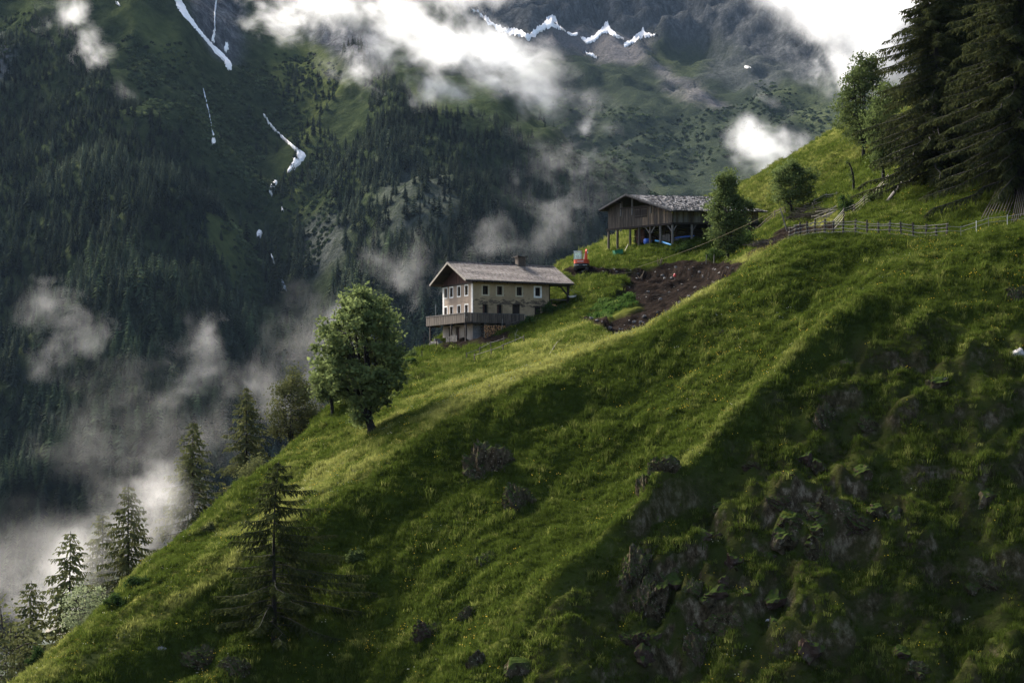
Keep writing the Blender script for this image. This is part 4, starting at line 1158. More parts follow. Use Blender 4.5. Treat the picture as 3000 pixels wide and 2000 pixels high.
dens *= 1 - .97*(inpoly(fpx, fpy, [(395,385),(420,385),(425,430),(405,425)]) | inpoly(fpx, fpy, [(1180,250),(1330,280),(1330,330),(1230,330)]) | inpoly(fpx+.6*(wx-fpx), fpy, [(610,620),(720,690),(770,900),(690,780),(600,740)]))
dens *= np.where(inpoly(wx, wy, [(1150,500),(1300,480),(1360,650),(1300,800),(1150,760),(1120,620)]), .42, 1)
dens = np.maximum(dens, .05*(nn > .2)*(wy > 180))
keep = (rng.random(len(fx)) < dens*np.clip(1.15+nn*.6, .25, 1)) & (fpx > -90) & (fpx < 2000) & (fpy > -60) & (fpy < 1900)
# nothing where the near hill hides it for good
hk = ~((fpx > 700) & (fpy > 1620 - .5*fpx + 420)) 
fx, fy, fz, fpx, fpy, nn = (a[keep & hk] for a in (fx, fy, fz, fpx, fpy, nn))
hh = np.where(fpy > 600, 1.22, 1.05)*np.clip(15 + 5*rng.normal(size=len(fx))*.6 + 4*nn, 7, 24) * np.clip(1.0-(fz-150)/900, .65, 1.1)
tint = np.clip(.55+.28*rng.normal(size=len(fx))*.7+.3*fbm(fx*.008, fy*.008, 85, 3), .18, 1.15)
cms = []
for i in range(6):
    V, T = conifer(100+i, (1.0,1.2,.85,1.1,1.35,.95)[i], (11,10,12,11,9,12)[i])
    cms.append((V, T))
cm_near = [np_mesh('mountain_conifer', V, T, M['conifer_far'], False) for V, T in cms]
cm_far = [np_mesh('forest_conifer', V, T, M['conifer_stuff'], False) for V, T in cms]
# the 300 that show largest stand as trees of their own
vis = (fpx > 10) & (fpx < 1250) & (fpy > 60) & (fpy < np.where(fpx < 700, 1480-.35*fpx, 1050))
size = hh/fy*vis
order = np.argsort(-size); own = order[:300]
for k in own:
    zone = 'conifer' 
    o = link('mountain_conifer', cm_near[int(rng.integers(6))], None, (fx[k], fy[k], fz[k]-.5))
    o.scale = (hh[k]*1.1, hh[k]*1.1, hh[k]); o.rotation_euler = (0,0,rng.uniform(0,6))
    side_ = 'valley side below the snow gully' if fpx[k] < 700 else 'rocky spur behind the farmhouse'
    tag(o, 'dark green conifer in the dense shaded forest on the ' + side_, 'tree', 'conifers on the ' + side_)
rest = np.setdiff1d(np.arange(len(fx)), own)
scatter('forest', np.c_[fx, fy, fz-.5][rest], hh[rest], rng.integers(0,6,len(rest)), tint[rest], cm_far, label='dense dark conifer forest covering the far slopes')

# alder scrub between the forest and the meadows
def shrub_mesh(seed):
    r2 = np.random.default_rng(seed); n = 26
    v = r2.normal(size=(n,3)); v /= np.linalg.norm(v,axis=1)[:,None]; v[:,2] = np.abs(v[:,2])
    c = v*np.array([.5,.5,.42])*r2.uniform(.6,1,n)[:,None]
    V, Q = leaves_np(c, .5, r2); return np_mesh('alder_shrub', V, Q, M['shrub_stuff'], False)
def scrub(F_, x0,x1,y0,y1, st, polys, smin, smax, nm, lab, seed):
    gx, gy = jitter(x0,x1,y0,y1,st); z = F_.at(gx,gy); a, b_ = topx(gx,gy,z)
    w1 = a+30*fbm(gx*.012,gy*.012,seed,4); w2 = b_+30*fbm(gx*.012,gy*.012,seed+1,4)
    d = np.zeros(len(gx))
    for poly, q in polys: d = np.maximum(d, np.where(inpoly(w1,w2,poly), q, 0))
    nz_ = fbm(gx*.03, gy*.02, seed+2, 4)
    k = rng.random(len(gx)) < d*np.clip(.75+nz_*.8, .05, 1)
    gx, gy, z, nz_ = gx[k], gy[k], z[k], nz_[k]
    s_ = rng.uniform(smin,smax,len(gx)); t_ = np.clip(.6+.2*rng.normal(size=len(gx))+.3*nz_, .2, 1.1)
    scatter(nm, np.c_[gx,gy,z-.3], s_, rng.integers(0,4,len(gx)), t_, SHR, label=lab)

SHR = [shrub_mesh(i) for i in range(4)]
scrub(mt, -700, 700, 1250, 2800, 5.2, [([(330,100),(520,120),(640,220),(760,280),(800,380),(760,480),(790,560),(760,680),(820,850),(760,920),(700,860),(640,620),(560,440),(420,320)], .95),
    ([(690,180),(860,250),(900,320),(880,440),(780,360),(690,240)], .95), ([(780,150),(1000,180),(980,300),(800,280)], .5), ([(860,440),(960,420),(1010,600),(900,900),(800,860),(790,600)], .7), ([(-60,60),(60,20),(160,40),(60,200),(-60,240)], .4), ([(1480,380),(2000,560),(2000,700),(1500,600)], .8)], 3.5, 7.5, 'scrub', 'rounded green alder scrub along the snow gullies', 201)
scrub(wl, 50, 900, 2400, 3700, 9, [([(1640,260),(1900,330),(2080,340),(2250,230),(2480,330),(2480,420),(2300,380),(2100,480),(1900,560),(1700,480),(1600,330)], .65), ([(2200,300),(2420,260),(2420,420),(2240,400)], .8)], 4, 9, 'mountain_scrub', 'dark low scrub on the far mountain wall', 231)
# ------------------------------------------------------------------ snow and water in the gullies
def snow_mat():
    m, nt, b = new_mat('old_snow'); n = noise(nt, 0.03, 6, 0.7, pos(nt)); n2 = noise(nt, 0.25, 4, 0.7, pos(nt))
    c = ramp(nt, n, [(0.35,(0.66,0.60,0.55)),(0.6,(0.86,0.81,0.76))]); c = mix(nt, ramp(nt,n2,[(0.58,gray(0)),(0.75,gray(0.5))]), c, (0.30,0.25,0.22))
    nt.links.new(c, b.inputs['Base Color']); b.inputs['Roughness'].default_value = 0.6; bump(nt, b, n2, 0.4, 1.0); return m
M['snow'] = snow_mat()
M['water'] = simple('falling_water', (0.62,0.64,0.66), (0.35,0.37,0.40), 0.3, 0.4)
def ribbon(name, fld, pairs, label, mat='snow', lift=2.0, jag=2.5, seed=0, sub=7):
    """sheet lying on the slope between two edges followed down the picture"""
    r_ = random.Random(seed); rows = []
    for a, b_ in zip(pairs[:-1], pairs[1:]):
        n = max(2, int(math.hypot(b_[0]-a[0], b_[1]-a[1])/4))
        for k in range(n):
            t = k/n; rows.append([a[i]+(b_[i]-a[i])*t for i in range(4)])
    rows.append(list(pairs[-1])); vs = []; fs = []
    for q, (x0,y0,x1,y1) in enumerate(rows):
        w = math.hypot(x1-x0, y1-y0); j0 = r_.uniform(-1,1)*min(jag, w*.45)/max(w,1e-6); j1 = r_.uniform(-1,1)*min(jag, w*.45)/max(w,1e-6)
        prev = None
        for k in range(sub):
            t = (k/(sub-1))*(1+j1-j0)+j0
            h_ = fld.hit(x0+(x1-x0)*t, y0+(y1-y0)*t)
            e = 1 if 0 < k < sub-1 else -.4
            vs.append((h_[0], h_[1]-.8*lift*e, h_[2]+lift*e))
    for q in range(len(rows)-1):
        for k in range(sub-1): fs.append((q*sub+k, q*sub+k+1, (q+1)*sub+k+1, (q+1)*sub+k))
    mb = MB(); mb.add(vs, fs); o = mb.build(name, M[mat], None, True)
    return tag(o, label, None, None, 'structure')
def strip(pts): return [(x-w/2, y-w*.12, x+w/2, y+w*.12) for x, y, w in pts]
ribbon('snow_patch', mt, strip([(516,-12,20),(532,25,30),(552,55,25),(576,85,13),(597,110,13),(620,138,16),(646,163,30),(664,180,24),(672,198,22),(674,212,4)]), 'long tongue of old snow in the upper left gully', seed=1)
ribbon('snow_patch', mt, strip([(629,92,4),(626,110,7),(622,128,10)]), 'thin snow finger beside the long snow tongue', seed=2)
ribbon('snow_patch', mt, strip([(665,132,8),(664,145,13),(660,158,5)]), 'small snow scrap beside the long snow tongue', seed=3)
ribbon('snow_patch', mt, strip([(774,342,4),(795,374,8),(817,398,9),(851,425,11),(874,446,20),(884,456,30),(872,474,24),(858,494,20),(844,508,5)]), 'bent snow tongue filling the middle gully', seed=4)
ribbon('snow_patch', mt, strip([(808,534,9),(797,552,14),(794,568,10),(799,581,6)]), 'broken snow remnant below the bent snow tongue', seed=5)
ribbon('snow_patch', mt, strip([(826,616,3),(829,624,6)]), 'tiny snow remnant low in the middle gully', seed=6)
ribbon('snow_patch', mt, strip([(628,400,8),(627,412,13),(627,428,9)]), 'square snow scrap at the foot of the grassy rib', seed=7)
ribbon('snow_patch', mt, strip([(763,682,8),(759,692,19),(757,700,8)]), 'snow scrap above the waterfall', seed=8)
ribbon('snow_patch', mt, strip([(340,12,4),(346,16,9),(350,20,5)]), 'small snow dot high on the left ridge', seed=9)
ribbon('waterfall', mt, strip([(795,752,4),(806,782,6),(815,806,9),(824,832,16),(833,858,20)]), 'thin white waterfall in the dark gorge', 'water', 2.0, 3, 10)
ribbon('stream', mt, strip([(596,265,2.5),(612,330,2.5),(622,385,3),(627,402,5)]), 'thread of white water down the grassy rib', 'water', 1.5, 1, 11)
ribbon('stream', mt, strip([(635,-10,4),(630,40,4),(629,92,4)]), 'pale stony runnel above the snow tongue', 'water', 1.5, 1, 12)
def edges(up, lo): return [(*a, *b_) for a, b_ in zip(up, lo)]
ribbon('snow_patch', wl, edges([(1380,28),(1404,42),(1440,68),(1470,82),(1510,88),(1550,100),(1580,80),(1596,66),(1602,48),(1626,48),(1635,78),(1655,92)],
    [(1382,34),(1404,50),(1438,78),(1468,96),(1510,109),(1552,119),(1585,100),(1600,86),(1613,83),(1628,85),(1641,91),(1657,97)]), 'curved snowfield with a spike under the rock face', lift=2.0, jag=4, seed=21)
ribbon('snow_patch', wl, edges([(1660,97),(1676,99),(1692,101)],[(1662,103),(1676,108),(1692,106)]), 'narrow snow sliver between two snowfields', lift=2.0, jag=2, seed=22)
ribbon('snow_patch', wl, edges([(1700,108),(1718,118),(1740,104),(1762,84),(1780,66),(1790,85),(1806,103),(1828,115)],[(1702,114),(1720,136),(1745,122),(1764,104),(1780,100),(1793,107),(1806,112),(1828,119)]), 'pointed middle snowfield under the rock face', lift=2.0, jag=3, seed=23)
ribbon('snow_patch', wl, edges([(1826,132),(1850,117),(1872,100),(1885,86),(1893,100),(1922,103)],[(1828,138),(1850,131),(1870,119),(1885,112),(1900,112),(1922,108)]), 'rightmost pointed snowfield below the rock face', lift=2.0, jag=3, seed=24)
ribbon('snow_patch', wl, edges([(1714,157),(1728,158),(1748,167)],[(1718,162),(1732,168),(1748,172)]), 'small snow streak lying on the scree', lift=2.0, jag=2, seed=25)
ribbon('snow_patch', wl, edges([(2180,196),(2190,197),(2200,201)],[(2181,200),(2192,204),(2200,205)]), 'two tiny joined snow dots on the green wall', lift=2.0, jag=1, seed=26)

# ------------------------------------------------------------------ rocks
def rock_mat(name, a, b_, lich):
    m, nt, b = new_mat(name); p = objco(nt); oi = N(nt,'ShaderNodeObjectInfo').outputs['Location']
    ad = N(nt,'ShaderNodeVectorMath',operation='ADD'); nt.links.new(p, ad.inputs[0]); nt.links.new(oi, ad.inputs[1]); p = ad.outputs[0]
    n = noise(nt, 0.9, 8, 0.72, mapv(nt, p, (1.6,1.6,.6))); n2 = noise(nt, 4.0, 6, 0.75, p)
    c = ramp(nt, n, [(0.38,a),(0.62,b_)])
    c = mix(nt, ramp(nt, n2, [(0.56,gray(0)),(0.70,gray(1))]), c, lich)
    sep = N(nt,'ShaderNodeSeparateXYZ'); nt.links.new(N(nt,'ShaderNodeNewGeometry').outputs['Normal'], sep.inputs[0])
    moss = ramp(nt, mth(nt,'ADD', sep.outputs[2], mth(nt,'MULTIPLY',mth(nt,'SUBTRACT',n,.5),1.2)), [(0.28,gray(0)),(0.62,gray(1))])
    c = mix(nt, moss, c, (0.028,0.040,0.010))
    nt.links.new(c, b.inputs['Base Color']); b.inputs['Specular IOR Level'].default_value = 0.0; bump(nt, b, mth(nt,'ADD',n,mth(nt,'MULTIPLY',n2,.4)), 0.9, 0.25); return m
M['rock_dark'] = rock_mat('dark_schist', (0.014,0.0105,0.006), (0.088,0.068,0.043), (0.27,0.23,0.165))
M['rock_red'] = rock_mat('reddish_schist', (0.020,0.013,0.010), (0.070,0.046,0.036), (0.13,0.105,0.09))
M['rock_pale'] = simple('pale_stone', (0.36,0.33,0.31), (0.17,0.155,0.145), 1.5, 0.9, (1,1,1), 0.5)
def rock_mesh(seed, sx, sy, sz, rough=.35, strata=.5, dip=.9):
    import bmesh
    bm = bmesh.new(); bmesh.ops.create_icosphere(bm, subdivisions=5 if rough > .3 and max(sx,sz) > .7 else 3, radius=1.0)
    V = np.array([v.co[:] for v in bm.verts]); r2 = np.random.default_rng(seed)
    # cut by random planes so that it breaks along flat faces
    for k in range(13):
        n = r2.normal(size=3); n /= np.linalg.norm(n); d = r2.uniform(.45,.85)
        o = V@n - d; V = V - np.outer(np.maximum(o,0)*.92, n)
    ax = np.array([math.sin(dip),.25,math.cos(dip)]); t = V@ax
    st = np.floor(t*4+r2.uniform(0,1)+.5*pnoise(V[:,0]*2+seed,V[:,1]*2))
    V *= (1 + strata*.16*(np.sin(st*12.9+seed)))[:,None]
    V *= (1 + rough*.45*fbm(V[:,0]*1.7+seed*3.1+V[:,2], V[:,1]*1.7-V[:,2]*1.3, seed, 5, .6))[:,None]
    fr = fbm(V[:,0]*4.5+V[:,2]*1.2+seed, V[:,2]*1.1+V[:,1]*2.2, seed+5, 5, .62, True)
    V *= (1 + rough*.22*fr)[:,None]
    V *= np.array([sx,sy,sz])
    for v, c in zip(bm.verts, V): v.co = c
    me = bpy.data.meshes.new('rock'); bm.to_mesh(me); bm.free(); return me
def rock(px, py, wpx, hpx, mat, label, seed, name='rock_outcrop', rough=.55, strata=.55, sink=.42, Y=None, roll=0.0):
    b_ = G(px, py, 112, 186) if Y is None else on_hill(px, Y)
    s_ = b_.y/F; sx, sz = wpx*s_/2, hpx*s_/2
    me = rock_mesh(seed, sx, (sx+sz)*.38, sz, rough, strata); me.materials.append(M[mat])
    me.polygons.foreach_set('use_smooth', [False]*len(me.polygons))
    o = link(name, me, None, b_ + Vector((0, (sx+sz)*sink*.6, 0))); o.rotation_euler = (0, roll, 0)
    return tag(o, label, 'rock')
rock(1418,1395,165,175,'rock_dark','dark cracked rock outcrop jutting from the smooth grass face below the sunny crest',1,roll=.3)
rock(1490,1345,90,80,'rock_dark','dark shoulder of rock touching the cracked outcrop at its upper side',2,roll=.2)
rock(1532,1478,95,125,'rock_dark','turf covered rock downhill beside the dark cracked outcrop',3,sink=.5)
rock(1888,1432,70,135,'rock_dark','upright pale edged rock with a grassy cap on the inner rib',4)
rock(1940,1395,120,110,'rock_dark','grassy rock knob right behind the upright pale edged rock',5,sink=.6)
rock(1860,1690,110,190,'rock_dark','tall upper block of the dark cliff on the rib',6)
rock(1890,1800,120,210,'rock_dark','middle block of the dark cliff on the rib',7)
rock(1875,1895,110,90,'rock_red','overhanging reddish foot of the dark cliff',8)
rock(1950,1730,130,150,'rock_dark','dark block behind the middle of the cliff',9,sink=.5)
rock(2140,1855,120,110,'rock_dark','rounded boulder with a pale streak on the dark flank',10)
rock(2030,1740,80,90,'rock_dark','rounded stone between the dark cliff and the streaked boulder',11)
rock(2050,1945,110,160,'rock_dark','bottom cliff block under the streaked boulder',12)
rock(2215,1372,75,40,'rock_red','small splintered slab at the end of the sunlit rib',13,strata=.9)
rock(2290,1478,60,70,'rock_red','reddish tilted slabs high on the dark flank',14,strata=.9,roll=-.5)
rock(2440,1520,190,110,'rock_dark','broad pale flecked ledge in the middle of the dark flank',15)
rock(2520,1550,110,70,'rock_red','brownish end of the broad flecked ledge',16)
rock(2400,1640,80,110,'rock_dark','dark stone tucked below the broad flecked ledge',17)
rock(2350,1560,110,90,'rock_dark','shadowed rock left of the broad flecked ledge',18,sink=.5)
rock(1515,1978,150,85,'rock_dark','pale topped rock lying at the bottom of the slope',19,rough=.25)
rock(1245,1880,120,90,'rock_red','brown bare rock patch low on the grassy face',20,sink=.55)
rock(1375,1815,70,60,'rock_dark','small grey rock pair low on the grassy face',21,sink=.5)
rock(1440,1645,70,60,'rock_dark','half buried dark stone in the middle of the grassy face',22,sink=.55)
rock(1400,1960,60,90,'rock_dark','dark grassy stone above the pale topped rock',23,sink=.5)
rock(466,1905,42,34,'rock_pale','light angular stone on the lower left slope',24,'rock')
rock(590,1950,150,90,'rock_dark','dark broken rock under the near larch at the bottom edge',25)
rock(700,1975,120,80,'rock_dark','dark rock beside the broken rock under the near larch',26)
rock(2985,1045,62,50,'rock_pale','white boulder at the picture edge on the dark flank',27,'rock',.25,.2)
rock(2985,880,110,130,'rock_dark','dark hollow rock near the picture edge above the white boulder',28)
rock(2258,1828,34,34,'rock_pale','lone pinkish block on the dark flank',29,'rock',.3,.3)
rock(2910,1730,110,90,'rock_dark','dark rocks near the picture edge low on the flank',30)
rock(2680,1975,120,70,'rock_dark','grey rock at the bottom edge of the dark flank',31)
rock(2105,990,70,60,'rock_red','brown worn bank in the green face below the fence',32,sink=.7)
rock(2415,1250,70,120,'rock_dark','dark overhang in the turf on the inner rib',33,sink=.55)
rock(2570,1265,90,80,'rock_dark','grey turf bank right of the dark overhang',34,sink=.6)
rock(2850,706,22,14,'rock_pale','white boulder lying beside the thin wire fence posts',35,'rock',.2,.2,.2)
rock(2512,660,16,22,'rock_pale','small white stone behind the long rail fence',36,'rock',.3,.3,.3,Y=186)

# ------------------------------------------------------------------ fences
def post_at(parent, p, h, r, mat, lean=(0,0), name='post'):
    q = MB(); q.tube([(p.x,p.y,p.z-.35),(p.x+lean[0]*.5,p.y+lean[1]*.5,p.z+h*.5),(p.x+lean[0],p.y+lean[1],p.z+h)],[r*1.1,r,r*.9],6); q.build(name, mat, parent)
def rail_fence(label, pts, h, rails, mat_p, mat_r, r=.07, rr=.05, sag=.08, over=.25, name='rail_fence'):
    e = empty(name, pts[0]); tag(e, label, 'fence'); e0 = Vector(pts[0])
    L = [p - e0 for p in pts]
    for p in L: post_at(e, p, h*rnd.uniform(.92,1.12), r, mat_p, (rnd.uniform(-.08,.08), rnd.uniform(-.06,.06)))
    for a, b_ in zip(L[:-1], L[1:]):
        d = (b_-a).normalized()
        for z in rails:
            j0, j1 = rnd.uniform(-.07,.07), rnd.uniform(-.07,.07)
            A = a + Vector((0,-.09,z+j0)) - d*over*rnd.uniform(.3,1); B_ = b_ + Vector((0,-.09,z+j1)) + d*over*rnd.uniform(.3,1)
            m = A.lerp(B_,.5) + Vector((0,0,-sag*rnd.uniform(0,1)))
            q = MB(); q.tube([tuple(A),tuple(m),tuple(B_)],[rr*rnd.uniform(.8,1.1),rr,rr*rnd.uniform(.6,1)],5); q.build('rail', mat_r, e)
    return e
px_l = [2312,2330,2344,2365,2386,2416,2441,2470,2505,2540,2574,2605,2640,2676,2712,2742,2773]
rail_fence('long weathered rail fence running along the top of the green face', [on_hill(p, 179.0-.012*(p-2310)) for p in px_l], 1.5, (.32,.68,1.04,1.34), M['dark_wood'], M['pale_wood'], .10, .042)
rail_fence('steep rail fence climbing from the brushwood to the larches', [on_hill(p, 191+ (p-2440)*.14) for p in (2443,2472,2502,2532,2562,2600)], 1.25, (.3,.62,.95,1.15), M['dark_wood'], M['pale_wood'], .07, .036, .12, .5)
rail_fence('grey rail fence between the barn end and the leaning pole', [on_hill(p, 247-(p-2215)*.1) for p in (2215,2243,2270,2300)], 1.2, (.35,.7,1.05), M['old_wood'], M['old_wood'], .07, .05)
rail_fence('low pale rail fence running to the brushwood on the upper lawn', [on_hill(p, 236-(p-2385)*.05) for p in (2385,2420,2452)], .8, (.3,.6), M['pale_wood'], M['pale_wood'], .05, .05)
rail_fence('short old fence with pale rails nearest the farmhouse cellar', [G(p, q, 205, 228) for p, q in ((1368,1052),(1405,1036),(1438,1019),(1475,1006))], .85, (.65,), M['old_wood'], M['grey_wood'], .07, .035)
rail_fence('old fence with one long pale rail below the farmhouse', [G(p, q, 200, 228) for p, q in ((1390,1058),(1440,1044),(1473,1030),(1533,1006))], .9, (.75,), M['old_wood'], M['pale_wood'], .07, .04)
e = empty('wire_fence', on_hill(2815,170)); tag(e, 'thin wire fence with white posts right of the long rail fence', 'fence'); e0 = e.location.copy()
wp = [on_hill(p, 173.2-.012*(p-2773)) - e0 for p in (2773,2815,2860,2896,2951,3010)]
for i, p in enumerate(wp[1:]): post_at(e, p, 1.25, .028, M['white_trim'] if i in (1,3) else M['grey_wood'])
for z in (.7,1.1):
    q = MB(); q.tube([tuple(p+Vector((0,-.03,z))) for p in wp], .012, 4); q.build('wire', M['metal'], e)

# ------------------------------------------------------------------ things round the farmhouse
def log_stack():
    e = empty('firewood_stack', hw(.95,-1.25), TH); tag(e, 'big stack of split orange firewood under the balcony', 'firewood')
    ez = e.location.z - HZ0; q = MB(); t = 0
    for k in range(19):
        z = -.3 + k*.215; x = .1 + (k % 2)*.11
        while x < 4.7:
            top = 2.5 - .26*abs(x-2.3) + .1*math.sin(x*3)
            zg = gz(*hw(.95+x,-1.1)[:2]) - e.location.z
            if zg - .2 < z and z < top and z + ez < BF-.35:
                r = rnd.uniform(.075,.135); xs_, zs_ = x, z; x += rnd.uniform(-.07,.07); z += rnd.uniform(-.06,.06); b_ = len(q.v); n = 6; ph = rnd.random()*3; d0 = rnd.uniform(-.06,.06)
                ring = [(x+math.cos(ph+6.283*j/n)*r*rnd.uniform(.85,1.1), z+math.sin(ph+6.283*j/n)*r*rnd.uniform(.85,1.1)) for j in range(n)]
                vs = [(a, d0, c) for a, c in ring] + [(a, .85+d0, c) for a, c in ring]
                q.add(vs, [tuple(range(n))], 0); q.add(vs, [(j, (j+1) % n, n+(j+1) % n, n+j) for j in range(n)], 1)
                x, z = xs_, zs_
            x += .225
    o = q.build('log', [M['log_end'], M['bark']], e); o['kind'] = 'stuff'
    o.name = 'stacked_logs'
log_stack()
for x, h, lab in ((.9,2.0,'pale pole leaning on the cellar wall near the house corner'),(1.35,1.8,'shorter grey pole leaning beside the firewood stack'),(3.4,1.9,'thin yellow stick leaning against the firewood stack')):
    b_ = hw(x,-1.35); q = MB(); q.tube([(0,0,-.1),(.12,.35,h)],.04,5)
    tag(q.build('leaning_pole', M['pale_wood' if x != 1.35 else 'grey_wood'], None, False, b_), lab, 'pole')
b_ = hw(5.1,-1.3); q = MB(); q.box(-1.1,1.1,-.12,.0,.35,.5); q.box(-1.1,1.1,-.12,.0,.1,.25); q.box(-1.0,-.85,-.05,.1,-.3,.75)
o = q.build('plank_rail', M['old_wood'], None, False, b_); o.rotation_euler=(0,-.28,TH); tag(o, 'loose plank rail below the end of the firewood stack', 'planks')
# drystone wall at the valley corner
e = empty('stone_wall', hw(-2.6,5.6), TH); tag(e, 'crumbling drystone wall at the valley corner of the farmhouse', 'wall')
for r_ in range(7):
    for c in range(7):
        h_ = .28*r_; 
        if h_ > 1.9 - .22*abs(c-2): continue
        w = rnd.uniform(.42,.6); x = -1.7+c*.52+(r_ % 2)*.2
        q = MB(); j = lambda: rnd.uniform(-.05,.05)
        vs = [(a+j(), b2+j(), z_+j()) for z_ in (h_-.6,h_-.6+.27) for a, b2 in ((-.35,x),(.35,x),(.35,x+w),(-.35,x+w))]
        q.add(vs, [(3,2,1,0),(4,5,6,7),(0,1,5,4),(1,2,6,5),(2,3,7,6),(3,0,4,7)]); q.build('stone', M['stone'], e)
e = empty('picket_fence', hw(-1.9,2.6), TH); tag(e, 'small grey picket fence in front of the cellar doors', 'fence')
for i in range(11):
    y = -1.9 + i*.3; p = hw(-1.9, 2.6+y); zz = p.z - e.location.z
    q = MB(); q.box(-.02,.02,y,y+.14,zz-.2,zz+.95+.06*(i % 3)); q.build('picket', M['grey_wood'], e)
q = MB(); q.bar((.03,-1.9,.25),(.03,1.3,.2),.05,.08); q.build('rail', M['grey_wood'], e)
def poles(name, label, pts, r, mat, cat='pole'):
    b_ = Vector(pts[0][0]); q = MB()
    e = empty(name, b_); tag(e, label, cat)
    for a, c in pts: q = MB(); q.tube([tuple(Vector(a)-b_), tuple(Vector(c)-b_)], r, 5); q.build('pole', mat, e)
    return e
g = G(1242,1022,205,235)
poles('corner_poles', 'two crossed grey poles standing at the slope edge beyond the farmhouse', [(g, g+Vector((.02,0,2.0))), (g+Vector((.05,0,1.95)), g+Vector((.8,.2,.75)))], .05, M['old_wood'])
g = G(1236,1052,200,230)
poles('short_posts', 'short brown stake on the slope edge below the crossed poles', [(g-Vector((0,0,.2)), g+Vector((0,0,1.0)))], .06, M['old_wood'])
g = G(1278,1025,205,230); poles('short_posts', 'short reddish stake under the crumbling stone wall', [(g-Vector((0,0,.2)), g+Vector((.03,0,1.3)))], .05, M['red_wood'])
g = G(1318,1014,205,230); poles('short_posts', 'dark stake in front of the picket fence', [(g-Vector((0,0,.2)), g+Vector((-.03,0,1.0)))], .05, M['dark_wood'])
g = G(1510,1003,205,230)
poles('bent_branches', 'pale bent branches propped up on the grass below the balcony steps', [(g, g+Vector((-.05,0,1.2))), (g+Vector((-.05,0,1.0)), g+Vector((1.05,.1,.45))), (g+Vector((0,0,.9)), g+Vector((.25,0,1.6)))], .035, M['pale_wood'], 'branches')
g1, g2 = G(1608,1042,190,225), G(1658,992,200,230)
q = MB(); m = g1.lerp(g2,.5)+Vector((-.1,0,.25)); q.tube([(0,0,.05),tuple(m-g1),tuple(g2-g1+Vector((0,0,.1)))],[.03,.035,.03],5)
tag(q.build('fallen_branch', M['pale_wood'], None, False, g1), 'long pale branch lying on the open meadow', 'branch')
# table and barrow beneath the porch roof
b_ = hw(12.4,.4); e = empty('work_table', b_, TH); tag(e, 'low dark work table with clutter under the porch roof', 'table')
q = MB(); q.box(-1.2,1.2,-.5,.5,.72,.80); q.build('table_top', M['grey_wood'], e)
for x in (-1.1,1.1):
    for y in (-.4,.4): q = MB(); q.box(x-.05,x+.05,y-.05,y+.05,-.4,.72); q.build('leg', M['dark_wood'], e)
b_ = hw(11.5,-.3); q = MB()
for i in range(16): a = rnd.uniform(0,6.3); x, y, z = rnd.uniform(-.8,.6), rnd.uniform(-.3,.3), rnd.uniform(.05,.5); q.tube([(x,y,z),(x+math.cos(a)*.3,y+math.sin(a)*.3,z)],rnd.uniform(.07,.12),6)
tag(q.build('log_heap', [M['log_end']], None, False, b_), 'untidy heap of cut logs by the porch wall', 'firewood')
b_ = hw(13.9,-1.1); e = empty('wheelbarrow', b_, TH); tag(e, 'pale tipped metal wheelbarrow beside the porch post', 'wheelbarrow')
q = MB(); q.add([(-.6,-.35,.45),(.35,-.3,.55),(.35,.3,.55),(-.6,.35,.45),(-.45,-.2,.2),(.15,-.2,.25),(.15,.2,.25),(-.45,.2,.2)],[(4,5,6,7),(0,1,5,4),(1,2,6,5),(2,3,7,6),(3,0,4,7)]); q.build('tray', M['white_trim'], e)
q = MB(); q.tube([(-.75,-.04,.15),(-.75,.04,.15)],.18,10); q.build('wheel', M['interior'], e)
for y in (-.25,.25): q = MB(); q.tube([(-.75,y*.3,.15),(.2,y,.3),(.9,y,.55)],.025,5); q.build('handle', M['dark_wood'], e)
a = hw(13.6,-.4); 
for dx, lab in ((.9,'thin stay wire from the porch roof to the grass, inner one'),(1.5,'thin stay wire from the porch roof to the grass, outer one')):
    c = hw(13.9+dx,-.6); q = MB(); q.tube([(0,0,0),tuple(c-Vector((a.x,a.y,HZ0+7.2)))],.02,4); tag(q.build('stay_wire', M['metal'], None, False, (a.x,a.y,HZ0+7.2)), lab, 'wire')

# ------------------------------------------------------------------ the small digger on the track
M['digger_red'] = simple('orange_red_paint', (0.62,0.085,0.035), (0.48,0.06,0.028), 2, 0.4)
M['digger_black'] = simple('black_paint', (0.020,0.020,0.022), (0.012,0.012,0.013), 3, 0.5)
M['rubber'] = simple('rubber_track', (0.025,0.024,0.023), (0.045,0.036,0.028), 6, 0.9)
M['digger_cab'] = simple('cab_paint', (0.62,0.62,0.60), (0.5,0.5,0.48), 2, 0.4)
gx_ = G(1704,796,236,250)
dg = empty('mini_excavator', gx_ + Vector((0,.6,.05)), R(-8)); tag(dg, 'small orange red excavator with glazed cab parked on the earth track', 'excavator')
for sx in (-.78,.78):
    q = MB(); prof = [(-1.05,.25),(-.95,.05),(.95,.05),(1.05,.25),(.95,.48),(-.95,.48)]
    q.prism(prof,'x',sx-.19,sx+.19); tk = q.build('track', M['rubber'], dg)
    for y in (-.75,-.3,.2,.7): q = MB(); q.tube([(sx-.21,y,.2),(sx+.21,y,.2)],.11,8); q.build('roller', M['digger_black'], tk)
q = MB(); q.box(-.6,.6,-.6,.6,.38,.60); q.build('undercarriage', M['digger_black'], dg)
bl = MB(); bl.prism([(1.35,.05),(1.42,.05),(1.5,.25),(1.42,.48),(1.36,.48)],'x',-.95,.95); bl.build('blade', M['digger_black'], dg)
q = MB()
arc = [(math.cos(t)*1.02, -math.sin(t)*.85-.35) for t in [R(x) for x in range(0,181,20)]]
prof = arc + [(-1.02,.9),(1.02,.9)]
q.prism(prof,'z',.62,.98); q.build('lower_body', M['digger_black'], dg)
